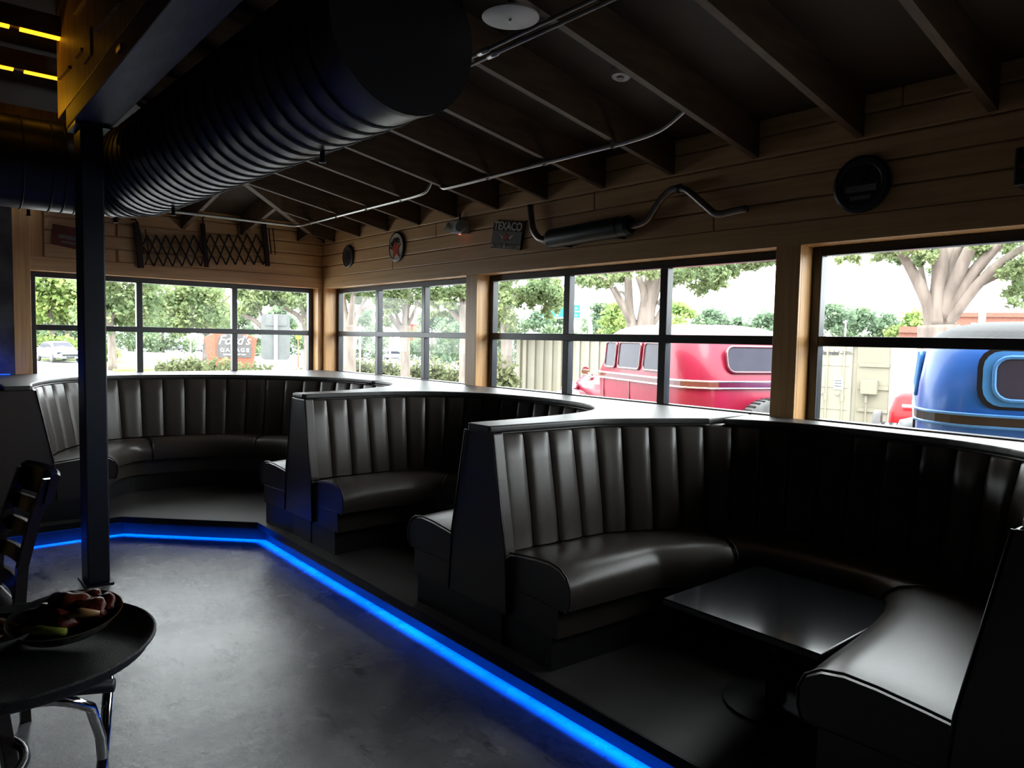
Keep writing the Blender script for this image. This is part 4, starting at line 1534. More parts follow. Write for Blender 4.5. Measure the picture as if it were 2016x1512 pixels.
# right wall, first window
img_tree('tall tree with pale trunk in the left bay of the corner window', 22, [(687, 742, .24), (688, 705, .19), (690, 660, .20), (688, 640, .22)],
         [[(688, 650, .13), (680, 620, .10), (676, 585, .07), (672, 550, .05)], [(689, 650, .13), (692, 615, .10), (696, 580, .07), (700, 550, .04)],
          [(690, 650, .10), (704, 620, .08), (716, 595, .05), (732, 572, .03)], [(704, 622, .05), (722, 605, .04), (740, 600, .025)]],
         blobs_rect(655, 745, 550, 590, 30, 7, 13, 60), 0.10, LEAF_OAK, depth=1.0)
img_tree('forked tree in the middle bay of the corner window', 24, [(799, 735, .17), (798, 700, .15), (797, 665, .17), (797, 640, .19)],
         [[(798, 655, .14), (799, 620, .12), (803, 585, .10), (806, 550, .08)], [(795, 655, .10), (778, 635, .09), (762, 612, .07), (745, 580, .05)],
          [(794, 650, .07), (782, 625, .06), (776, 595, .05)], [(799, 648, .08), (812, 622, .06), (826, 588, .04)], [(799, 640, .07), (792, 600, .05), (784, 570, .03)]],
         blobs_rect(740, 835, 545, 600, 44, 7, 13, 60) + blobs_rect(745, 780, 600, 640, 8, 6, 10, 40), 0.10, LEAF_OAK, depth=1.0)
img_tree('tree with crooked limbs in the right bay of the corner window', 20, [(915, 760, .16), (914, 700, .14), (914, 645, .13), (910, 600, .12)],
         [[(914, 640, .08), (895, 620, .07), (878, 600, .06), (862, 592, .03)], [(911, 620, .08), (908, 580, .06), (906, 545, .05)], [(914, 650, .07), (918, 600, .07), (922, 545, .06)]],
         blobs_rect(848, 930, 540, 592, 40, 7, 13, 60) + blobs_rect(850, 895, 592, 620, 10, 5, 9, 40), 0.09, LEAF_OAK, depth=0.8)
# second window of the right wall
img_tree('big tree with fanned trunks behind the crimson car', 15, [(1258, 800, .34), (1258, 720, .30), (1259, 668, .28), (1262, 650, .28)],
         [[(1268, 655, .20), (1274, 610, .17), (1280, 570, .16), (1290, 520, .14)], [(1249, 655, .13), (1240, 620, .10), (1238, 590, .09), (1236, 540, .08)],
          [(1246, 640, .09), (1232, 615, .07), (1214, 585, .05), (1196, 555, .035), (1180, 546, .02)], [(1242, 625, .06), (1226, 595, .05), (1210, 565, .035)],
          [(1270, 625, .10), (1268, 580, .08), (1256, 545, .06)], [(1278, 615, .12), (1288, 580, .10), (1300, 545, .08)], [(1238, 590, .035), (1226, 575, .03), (1214, 572, .02)],
          [(1272, 650, .07), (1284, 640, .06), (1296, 622, .05), (1310, 590, .04)], [(1296, 600, .06), (1316, 570, .05), (1330, 540, .04)]],
         blobs_rect(1130, 1230, 528, 562, 26, 7, 13, 55) + blobs_rect(1225, 1300, 520, 545, 18, 7, 12, 50) +
         blobs_rect(1310, 1410, 510, 560, 40, 7, 14, 55, lambda a, b: b < 570) + blobs_rect(1360, 1425, 545, 578, 12, 5, 9, 40) +
         blobs_rect(1400, 1530, 500, 540, 44, 6, 12, 55, lambda a, b: b < 548-0.3*(a-1430)), 0.065, LEAF_OAK, depth=0.8)
img_tree('leafy tree in front of the highway sign', 19, [(1000, 790, .2), (998, 720, .16), (996, 660, .14), (992, 600, .12)], [[(994, 620, .08), (1020, 580, .05), (1050, 560, .03)]],
         blobs_rect(965, 1108, 545, 600, 70, 8, 15, 60) + blobs_rect(965, 1010, 600, 660, 20, 8, 14, 60) + blobs_rect(1070, 1108, 585, 625, 10, 5, 9, 30), 0.085, LEAF_OAK, depth=1.0)
# last window
img_tree('big tree with eight pale limbs behind the blue car', 13.5, [(1850, 850, .36), (1850, 740, .33), (1848, 672, .30), (1848, 640, .30)],
         [[(1836, 650, .13), (1828, 605, .10), (1812, 565, .10), (1790, 525, .08), (1768, 490, .07)], [(1822, 580, .06), (1816, 545, .05), (1808, 500, .045)],
          [(1844, 640, .16), (1846, 590, .13), (1850, 530, .12), (1848, 470, .12)], [(1852, 630, .15), (1858, 580, .12), (1866, 520, .12), (1874, 470, .10)],
          [(1856, 625, .14), (1874, 570, .11), (1896, 520, .10), (1920, 470, .08)], [(1858, 630, .13), (1884, 585, .12), (1914, 540, .10), (1950, 500, .08), (1990, 460, .06)],
          [(1862, 640, .11), (1892, 600, .10), (1930, 555, .08), (1968, 520, .07), (2016, 490, .05)], [(1850, 600, .09), (1872, 540, .07), (1890, 480, .06)],
          [(1900, 580, .05), (1930, 560, .045), (1972, 540, .04), (2010, 535, .03)], [(1866, 640, .07), (1880, 615, .07), (1900, 590, .06)]],
         blobs_rect(1645, 1690, 492, 515, 8, 5, 10, 40) + blobs_rect(1725, 1850, 480, 510, 22, 6, 12, 50) + blobs_rect(1800, 1840, 500, 525, 8, 5, 9, 40) +
         blobs_rect(1850, 2030, 455, 500, 20, 6, 12, 50) + blobs_rect(1960, 2050, 520, 570, 18, 7, 13, 50) + blobs_rect(1985, 2040, 565, 605, 8, 6, 10, 40), 0.058, LEAF_OAK, depth=0.8)

# ---- row of trees along the horizon
random.seed(33)
far = [(-40, 95, 58), (20, 100, 60), (150, 96, 58), (255, 105, 66), (320, 100, 62), (470, 98, 58), (560, 105, 60), (640, 95, 56),
       (712, 92, 62), (850, 95, 58), (905, 88, 66), (985, 80, 62), (1060, 78, 60), (1110, 74, 64), (1175, 70, 78), (1215, 64, 84), (1345, 58, 92), (1400, 66, 74),
       (1450, 72, 60), (1500, 70, 66), (1545, 70, 72), (1640, 66, 88), (1690, 70, 84), (1745, 72, 72), (1800, 68, 76), (1860, 76, 66), (2060, 80, 52)]
where = ['at the far left of the horizon', 'over the white sedan', 'beside the steel column', 'right of the steel column', 'under the gap of white sky', 'above the monument sign',
         'behind the grey sign back', 'beside the back window corner', 'between the first trunks of the corner window', 'beside the forked tree', 'in the right bay of the corner window',
         'left of the highway sign', 'below the highway sign', 'under the sign gantry', 'right of the gantry pole', 'tallest bright crown left of the big trunk', 'round bright crown above the crimson roof',
         'darker crown right of the round bright one', 'low crown above the middle of the crimson roof', 'crown above the right of the crimson roof', 'crown beside the window post',
         'high crown above the cream container', 'second crown above the container doors', 'low crown between container and blue roof', 'crown left of the big pale limbs',
         'crown behind the pale trunk', 'crown at the right edge']
for i, ((px, rg, hpx), wh) in enumerate(zip(far, where)):
    hz = 667+(px-1008)*0.0197
    kk = math.hypot(1, (px-1008)/F_PX)
    g = on_ground(px, rg)
    t = thing('horizon_tree', 'green tree crown %s' % wh, 'tree', g, 'trees along the horizon')
    top = at_range(px, hz-hpx, rg).z
    w_ = (36+random.uniform(0, 14))*rg/F_PX*kk
    cl = []
    for q in range(34):
        a = random.uniform(0, 6.283)
        f = random.random()
        zz = g.z+0.6+(top-g.z-1.2)*f
        rr = w_*1.15*math.sqrt(max(0.05, 1-(f*1.02)**2.2))*math.sqrt(random.random())
        b = w_*random.uniform(0.22, 0.36)
        cl.append(((g.x+math.cos(a)*rr, g.y+math.sin(a)*rr, zz), (b, b, b*0.75), 130))
    leaf_cloud('foliage', cl, 0.10+0.0012*rg, LEAF_BRIGHT if i in (15, 16, 24) else LEAF_FAR, t)
    MB().tube([g-Vector((0, 0, .1)), g+Vector((0, 0, (top-g.z)*0.6))], [0.25, 0.12], 8).build('trunk', BARK, t, True)


# ---- hedges and bushes
def bush(px, py, rng, wpx, hpx, label, n=500, size=0.09, mat=LEAF_HEDGE):
    g = on_ground(px, rng)
    kk = rng/F_PX*math.hypot(1, (px-1008)/F_PX)
    t = thing('garden_bush', label, 'bush', g, 'bushes outside')
    w_, h_ = wpx*kk/2, hpx*kk
    cl = []
    for q in range(10):
        a = random.uniform(-1, 1)
        cl.append(((g.x+LX.x*a*w_*0.8, g.y+LX.y*a*w_*0.8, g.z+h_*random.uniform(0.25, 0.7)), (w_*0.42, w_*0.42, h_*0.40), n//10))
    leaf_cloud('foliage', cl, size, mat, t)
    MB().tube([g-Vector((0, 0, .05)), g+Vector((0, 0, h_*0.5))], 0.03, 6).build('stem', BARK, t)


bl = [(335, 37, 46, 34, 'low end bush of the hedge by the monument sign'), (362, 36.5, 50, 38, 'second bush of the hedge by the monument sign'), (392, 36, 50, 40, 'third bush of the hedge by the monument sign'),
      (424, 35, 54, 42, 'fourth bush of the hedge, below the left half of the sign'), (452, 34, 54, 40, 'fifth bush of the hedge, below the sign lettering'), (482, 33, 56, 38, 'sixth bush of the hedge, below the right half of the sign'),
      (512, 31.5, 54, 38, 'seventh bush of the hedge, beside the grey sign back'), (552, 30, 46, 28, 'sparse bush right of the grey sign pole'), (594, 28.5, 54, 40, 'round bush below the live oak'),
      (625, 28, 40, 34, 'bush at the window corner')]
for px, rg, w_, h_, lab in bl:
    bush(px, 0, rg, w_, h_, lab, 700, 0.10)
for px, rg, w_, h_, lab in ((668, 34, 50, 48, 'bush at the foot of the pale trunk'), (712, 33, 56, 46, 'bush right of the pale trunk'), (770, 32, 60, 50, 'bush left of the forked tree'),
                            (818, 31, 60, 52, 'bush right of the forked tree'), (862, 30, 60, 56, 'bush in the right bay of the corner window'), (905, 29, 56, 60, 'bush beside the window post'),
                            (985, 18.5, 70, 120, 'shaggy bush left of the cream container')):
    bush(px, 0, rg, w_, h_, lab, 1600, 0.085)
for px, rg, w_, h_, lab in ((60, 70, 60, 34, 'clipped hedge left of the white sedan'), (105, 70, 60, 30, 'clipped hedge behind the white sedan'), (150, 68, 60, 28, 'clipped hedge right of the white sedan'),
                            (205, 58, 40, 30, 'clipped hedge beside the thick trunk')):
    bush(px, 0, rg, w_, h_, lab, 700, 0.16, LEAF_BRIGHT)


# ---- modern sedans (built once, copied)
def sedan(label, loc, rotz, paint, group=None, lod=True):
    t = thing('sedan_car', label, 'car', loc, group, rotz)

    def B(m, n, mat, par=t, **k): return m.build(n, mat, par, world=False, **k)
    # local: front towards +x, length 4.7, width 1.8
    def sec(x, w, z0, z1, n=10):
        pts = []
        for k in range(n):
            a = 2*math.pi*k/n+math.pi/n
            cx_, cz_ = math.cos(a), math.sin(a)
            pts.append((x, math.copysign(abs(cx_)**0.45, cx_)*w/2, (z0+z1)/2+math.copysign(abs(cz_)**0.5, cz_)*(z1-z0)/2))
        return pts
    B(MB().loft([sec(-2.35, 1.45, .35, .85), sec(-2.2, 1.7, .25, 1.0), sec(-1.4, 1.8, .2, 1.03), sec(0, 1.82, .2, 1.0), sec(1.0, 1.8, .2, .98), sec(1.9, 1.72, .22, .84), sec(2.3, 1.45, .28, .70)]), 'body', paint, smooth='auto')
    B(MB().loft([sec(-1.95, 1.35, .85, 1.04), sec(-1.0, 1.45, .9, 1.42), sec(-.2, 1.45, .9, 1.47), sec(.35, 1.42, .9, 1.40), sec(1.25, 1.40, .82, .98)]), 'roof', paint, smooth='auto')
    B(MB().add([(1.17, -.62, 1.0), (1.17, .62, 1.0), (.47, .52, 1.37), (.47, -.52, 1.37)], [(0, 1, 2, 3)]), 'windshield', CARGLASS)
    B(MB().add([(-1.88, -.58, 1.06), (-1.88, .58, 1.06), (-1.12, .5, 1.40), (-1.12, -.5, 1.40)], [(3, 2, 1, 0)]), 'rear_window', CARGLASS)
    for s_ in (-1, 1):
        B(MB().prism([(x, s_*.735, z) for x, z in ((-1.5, 1.02), (-1.0, 1.34), (-.1, 1.39), (.35, 1.32), (.9, 1.02))], (0, s_*.01, 0)), 'side_window', CARGLASS)
        B(MB().obox((2.18, s_*.62, .66), (.12, 0, 0), (0, .16, 0), (0, 0, .06)), 'headlight', CARGLASS, bevel=.02)
        B(MB().obox((1.0, s_*.98, 1.0), (.06, 0, 0), (0, .09, 0), (0, 0, .06)), 'mirror', paint)
        for x in (-1.4, 1.42):
            w = B(MB().lathe([(.001, -.1), (.28, -.1), (.33, -.07), (.33, .07), (.28, .1), (.001, .1)], (x, s_*.82, .33), (0, 1, 0), 18), 'wheel', RUBBER, smooth='auto')
            B(MB().lathe([(.001, 0), (.2, 0), (.2, .012), (.001, .02)], (x, s_*.92, .33), (0, s_, 0), 14), 'hub', GREYPL, w)
    B(MB().obox((2.31, 0, .52), (.02, 0, 0), (0, .5, 0), (0, 0, .07)), 'grille', INK)
    B(MB().obox((2.33, 0, .36), (.02, 0, 0), (0, .25, 0), (0, 0, .05)), 'licence_plate', INK)
    return t


random.seed(9)
SILVER = M('silver_car_paint', (0.24, 0.25, 0.27), 0.25, 0.0)
WHITECAR = M('white_car_paint', (0.40, 0.43, 0.46), 0.25)
GREYCAR = M('grey_car_paint', (0.10, 0.11, 0.13), 0.25, 0.0)
g = on_ground(114, 61)
sedan('white sedan facing the window beside the steel column', g+Vector((0, 0, .02)), math.radians(-80), WHITECAR)
sr = sedan('silver sedan parked just left of the monument sign', on_ground(402, 120), 0.6, SILVER, 'cars in the far lot')
wr_ = sedan('white sedan driving past in the right bay of the corner window', on_ground(893, 118), 2.4, WHITECAR, 'cars in the far lot')
gr_ = sedan('grey sedan parked right of the monument sign', on_ground(505, 118), 0.9, GREYCAR, 'cars in the far lot')
spots = [(sr, 318, 140, 0.6, 'first silver car in the far row left of the sign'), (wr_, 345, 144, 0.7, 'white car in the far row left of the sign'), (gr_, 372, 138, 0.5, 'grey car in the far row left of the sign'),
         (wr_, 588, 130, 0.8, 'white car beyond the live oak trunk'), (sr, 562, 140, 0.5, 'silver car beyond the grey sign back'),
         (sr, 712, 105, 2.3, 'silver car right of the pale trunk'), (gr_, 668, 150, 0.6, 'grey car left of the pale trunk'), (sr, 728, 146, 0.8, 'silver car left of the mullion in the corner window'),
         (gr_, 760, 150, 0.7, 'grey car left of the forked tree'), (sr, 776, 112, 2.2, 'silver car passing left of the forked trunk'), (wr_, 826, 116, 2.4, 'white car passing right of the forked trunk'),
         (gr_, 852, 150, 0.6, 'grey car in the far row of the right bay'), (sr, 878, 148, 0.7, 'silver car in the far row of the right bay'), (gr_, 905, 152, 0.6, 'grey car at the end of the far row of the right bay'),
         (wr_, 872, 128, 2.4, 'white car following in the right bay'), (sr, 985, 108, 0.7, 'silver car left of the cream container'), (gr_, 1005, 125, 0.7, 'grey car left of the cream container, farther back')]
for src, px, rg, rz, lab in spots:
    dup(src, on_ground(px, rg), rz, lab, 'cars in the far lot')


# ---- monument sign
def frame_at(px, py, rng, face_cam=0.0):
    c = at_range(px, py, rng)
    n = Vector((CAM_POS.x-c.x, CAM_POS.y-c.y, 0)).normalized()
    n = Matrix.Rotation(face_cam, 3, 'Z') @ n
    x = Vector((-n.y, n.x, 0))
    if x.dot(LX) < 0:
        x = -x
    return c, x, n


MR = 46
c, sx_, sn = frame_at(457, 690, MR)
kk = MR/F_PX*math.hypot(1, (457-1008)/F_PX)
ms = thing('monument_sign', 'terracotta monument sign with white script lettering behind the hedge', 'sign', on_ground(457, MR))


def on_ms(px, py, off=0.0):
    return c+sx_*((px-457)*kk)+Vector((0, 0, (690-py)*kk))+sn*off


bodyp = [(421, 726), (417, 695), (413, 668), (430, 660), (446, 656), (468, 657), (497, 668), (494, 695), (490, 726)]
MB().prism([on_ms(a, b, -0.2) for a, b in bodyp], sn*0.4).build('body', SIGNORANGE, ms, bevel=0.03)
MB().prism([on_ms(a, b, 0.2) for a, b in ((434, 702), (432, 690), (436, 668), (448, 660), (470, 660), (480, 668), (489, 684), (487, 702))], sn*0.05).build('panel', SIGNPANEL, ms)
text_mesh("Ford's", 0.78, WHITEPAINT, 'lettering', ms, on_ms(460, 673, 0.27), sx_, ZU, 0.02, shear=0.35, bold=0.008, xscale=0.92)
text_mesh('GARAGE', 0.30, WHITEPAINT, 'lettering', ms, on_ms(461, 689.5, 0.27), sx_, ZU, 0.02, bold=0.010, spacing=1.3, xscale=1.15)
text_mesh('BURGERS . CRAFT BEER', 0.12, WHITEPAINT, 'lettering', ms, on_ms(461, 697, 0.27), sx_, ZU, 0.03, bold=0.004)

# grey traffic sign seen from behind
c, sx_, sn = frame_at(543, 664, 17)
kk = 17/F_PX*math.hypot(1, (543-1008)/F_PX)
rs_ = thing('road_sign', 'blank grey back of a road sign on a metal post', 'sign', on_ground(543, 17))
pts = []
for (cx_, cy_, a0) in ((560, 630, 0), (525, 630, 90), (525, 697, 180), (560, 697, 270)):
    for k in range(5):
        a = math.radians(a0+k*22.5)
        pts.append(c+sx_*((cx_-543+math.cos(a)*7)*kk)+Vector((0, 0, (664-cy_+math.sin(a)*7)*kk)))
MB().prism(pts, sn*-0.006).build('panel', SIGNBACK, rs_)
g = on_ground(543, 17)
pz = c+sx_*0.0
MB().bar(Vector((c.x, c.y, g.z-0.05))+sn*0.03, Vector((c.x, c.y, c.z+0.50))+sn*0.03, 0.085, 0.04, (sn.x, sn.y, 0)).build('post', GREYPL, rs_)
MB().obox(c+sn*0.012+Vector((0, 0, 0.27)), sx_*0.22, (0, 0, 0.012), sn*0.006).build('bracket', SIGNBACK, rs_)


# small white signs on a post and thin poles
def pole_sign(px, rng, py_top, plates, label, r=0.04, mat=GALV, name='sign_post'):
    g = on_ground(px, rng)
    c, sx_, sn = frame_at(px, 660, rng)
    kk = rng/F_PX*math.hypot(1, (px-1008)/F_PX)
    t = thing(name, label, 'post', g)
    top = at_range(px, py_top, rng)
    MB().tube([g-Vector((0, 0, .05)), Vector((g.x, g.y, top.z))], r, 8).build('pole', mat, t, True)
    for (dx, py, w_, h_, m) in plates:
        q = at_range(px, py, rng)+sx_*(dx*kk)+sn*(r+0.01)
        MB().obox(q, sx_*(w_*kk/2), (0, 0, h_*kk/2), sn*0.008).build('plate', m, t)


pole_sign(709, 30, 640, [(-4, 646, 4, 6, WHITEPAINT), (4, 646, 4, 6, WHITEPAINT)], 'pole with two small white signs in the corner window')
pole_sign(587, 52, 664, [(0, 664, 9, 7, YELLOWP)], 'small yellow sign on an orange post beyond the grey sign', 0.04, ORANGEP)
pole_sign(768, 60, 630, [], 'pale lamp pole left of the forked tree', 0.08, WHITEPAINT, 'lamp_pole')
pole_sign(1930, 42, 520, [], 'tall pale pole rising beside the big limbs', 0.16, WHITEPAINT, 'lamp_pole')
pole_sign(375, 70, 636, [], 'thin pale pole under the broad tree', 0.07, WHITEPAINT, 'lamp_pole')
pole_sign(1663, 60, 630, [(0, 634, 5, 3, WHITEPAINT)], 'thin pole with a small lamp above the container doors', 0.06, WHITEPAINT, 'lamp_pole')

# highway sign on curved gantry arm
c, sx_, sn = frame_at(1105, 613, 44)
kk = 44/F_PX*math.hypot(1, (1105-1008)/F_PX)
hs = thing('highway_sign', 'green highway sign on a curved white gantry', 'sign', on_ground(1160, 44))


def on_hs(px, py, off=0.0): return c+sx_*((px-1105)*kk)+Vector((0, 0, (613-py)*kk))+sn*off


MB().prism([on_hs(a, b) for a, b in ((1069, 600), (1141, 600), (1142, 627), (1068, 626))], sn*0.05).build('panel', HIWAY, hs)
MB().prism([on_hs(a, b, .05) for a, b in ((1068, 624), (1142, 625), (1142, 627.5), (1067, 626.5))], sn*0.03).build('border', WHITEPAINT, hs)
for (a, b, w_) in ((1082, 614, 8), (1092, 614, 4), (1083, 620, 6), (1097, 621, 6), (1134, 607, 5), (1136, 613, 9), (1134, 620, 5)):
    MB().obox(on_hs(a, b, .07), sx_*(w_*kk/2), (0, 0, 1.3*kk), sn*.01).build('lettering', WHITEPAINT, hs)
g = on_ground(1163, 44)
MB().tube(spline([on_hs(1072, 608, -.2), on_hs(1125, 610, -.2), on_hs(1143, 613, -.2), on_hs(1156, 622, -.2), on_hs(1162, 640, -.2), on_hs(1163, 664, -.2), Vector((on_hs(1163, 0).x, on_hs(1163, 0).y, g.z))], 5), 0.14, 10).build('gantry', WHITEPAINT, hs, True)


# ---- brick shops in the distance
def brick_shop(px0, px1, rng, py_top, label, letters=None):
    a, b = on_ground(px0, rng), on_ground(px1, rng)
    top = at_range((px0+px1)/2, py_top, rng).z
    t = thing('brick_building', label, 'building', (a+b)/2)
    d = (b-a)
    n = Vector((d.y, -d.x, 0)).normalized()
    if n.dot(CAM_POS-a) < 0:
        n = -n
    MB().prism([a, b, b-n*8, a-n*8], (0, 0, top-a.z)).build('wall', BRICKFAR, t)
    MB().prism([a+n*.15+Vector((0, 0, top-a.z)), b+n*.15+Vector((0, 0, top-a.z)), b-n*8+Vector((0, 0, top-a.z)), a-n*8+Vector((0, 0, top-a.z))], (0, 0, .3)).build('parapet', BRICKFAR, t)
    L = d.length
    k = 1.0
    while k < L-0.8:
        q = a+d*(k/L)+n*0.05
        MB().obox(Vector((q.x, q.y, top-0.55)), d.normalized()*0.16, (0, 0, .16), n*.05).build('tile', WHITEPAINT, t)
        k += 1.3
    k = 1.0
    while k < L-3:
        q = a+d*((k+1.2)/L)+n*0.03
        w_ = MB().obox(Vector((q.x, q.y, a.z+1.3)), d.normalized()*1.0, (0, 0, 1.0), n*.05).build('window', CARGLASS, t)
        k += 3.4
    return t, a, b, n, top


t, a, b, n, top = brick_shop(1880, 2120, 58, 624, 'long brick shop with white letters behind the blue car')
q = a.lerp(b, 0.24)+n*0.12
dd = (b-a).normalized()
if dd.dot(LX) < 0:
    dd = -dd
text_mesh('anleste', 1.5, WHITEPAINT, 'lettering', t, (q.x, q.y, top-1.75), dd, ZU, 0.05, bold=0.03)
brick_shop(806, 836, 150, 640, 'small brick building right of the forked tree')
bsh, a, b, n, top = brick_shop(1768, 1815, 40, 655, 'brick shop front between the container and the blue car')


# ---- cream shipping containers
def container(p0, xd, length, depth, h, label, doors):
    """p0: bottom left corner of the face seen, xd: direction of that face"""
    t = thing('shipping_container', label, 'container', p0, 'cream containers in the lot')
    p0 = Vector(p0)
    xd = Vector(xd).normalized()
    nd = Vector((xd.y, -xd.x, 0))
    if nd.dot(CAM_POS-p0) < 0:
        nd = -nd
    z = Vector((0, 0, 1))
    c = p0+xd*(length/2)-nd*(depth/2)+z*(h/2)
    MB().obox(c-nd*0.03, xd*(length/2-.02), nd*(depth/2-.04), z*(h/2-.02)).build('box', CREAM, t)
    for f in (0.0, 1.0):
        MB().obox(p0+xd*(length*f+(0.05 if f == 0 else -0.05))-nd*.05+z*(h/2), xd*.06, nd*.06, z*(h/2)).build('corner_post', CREAM, t)
    for zz in (0.06, h-0.05):
        MB().obox(p0+xd*(length/2)-nd*.05+z*zz, xd*(length/2), nd*.055, z*.05).build('rail', CREAM, t)
    if not doors:
        k = 0.25
        while k < length-0.2:
            MB().obox(p0+xd*k-nd*0.022+z*(h/2), xd*.055, nd*.010, z*(h/2-.12)).build('rib', CREAM, t)
            k += 0.28
        return t
    half = length/2
    for i, (m, back) in enumerate(((CREAM, 0.0), (CREAMD, 0.14))):
        d = MB().obox(p0+xd*(half*(i+.5))-nd*(.02+back*0.2)+z*(h/2), xd*(half/2-.06), nd*.03, z*(h/2-.1)).build('door', m, t)
        for fz in (0.2, 0.45, 0.7):
            MB().obox(p0+xd*(half*(i+.5))+nd*.012+z*(h*fz+.1), xd*(half/2-.12), nd*.012, z*.05).build('rib', m, d)
        for fx in ((.3, .74) if i == 0 else (.35,)):
            xx = p0+xd*(half*(i+fx))
            hh = h if i == 0 else h*0.45
            MB().tube([xx+nd*.05+z*.1, xx+nd*.05+z*(hh-.06)], 0.02, 8).build('lock_rod', m, d)
            MB().obox(xx+nd*.06+z*(h*.36), xd*.03, nd*.02, z*.09).build('handle', m, d)
        if i == 1:
            MB().obox(p0+xd*(half*1.42)+nd*.08+z*(h*.50), xd*.20, nd*.08, z*.19).build('lock_box', CREAMD, d, bevel=.01)
        else:
            MB().obox(p0+xd*(half*.60)+nd*.022+z*(h*.52), xd*.12, nd*.004, z*.17).build('notice', PAPER, d)
            for fz in (.55, .52, .49):
                MB().obox(p0+xd*(half*.60)+nd*.028+z*(h*fz), xd*.09, nd*.002, z*.01).build('print', INK, d)
            for fx in (.15, .60):
                MB().lathe([(.05, 0), (.05, .02), (.001, .03)], p0+xd*(half*fx)+nd*.02+z*(h*.40), nd, 12).build('vent', CREAM, d)
            text_mesh('mobile mini', 0.17, INK, 'lettering', d, p0+xd*(half*.18)+nd*.03+z*(h*.865), xd, z, 0.003, shear=.2, bold=.004)
            for (fx, fz, w_) in ((.50, .87, .08), (.50, .855, .08), (.80, .88, .12), (.80, .86, .18)):
                MB().obox(p0+xd*(half*fx)+nd*.028+z*(h*fz), xd*w_, nd*.002, z*.008).build('print', INK, d)
    return t


KR = 21.5
pa_, pb_ = on_ground(1610, KR+.3), on_ground(1764, KR-.3)
container(pa_, pb_-pa_, (pb_-pa_).length, 5.5, 2.40, 'cream storage container with bolted doors and notice', True)
pa_, pb_ = on_ground(1018, 20.0), on_ground(1400, 17.5)
container(pa_, pb_-pa_, 6.06, 2.4, 2.42, 'plain cream container side left of the crimson car', False)


# ---- vintage cars
def rrect(xr, xf, w, r, z, n=7):
    """plan outline, rounded corners: xr rear, xf front, full width w"""
    pts = []
    for (cx_, cy_, a0) in ((xf-r[1], w/2-r[1], 0), (xr+r[0], w/2-r[0], 90), (xr+r[0], -w/2+r[0], 180), (xf-r[1], -w/2+r[1], 270)):
        rr = r[1] if a0 in (0, 270) else r[0]
        for k in range(n):
            a = math.radians(a0+90*k/(n-1))
            pts.append((cx_+math.cos(a)*rr, cy_+math.sin(a)*rr, z))
    return pts


def tyre(m, c, axis, R, w):
    return m.lathe([(R*.62, -w*.45), (R*.9, -w*.5), (R*.985, -w*.38), (R, -w*.2), (R, w*.2), (R*.985, w*.38), (R*.9, w*.5), (R*.62, w*.45)], c, axis, 32)


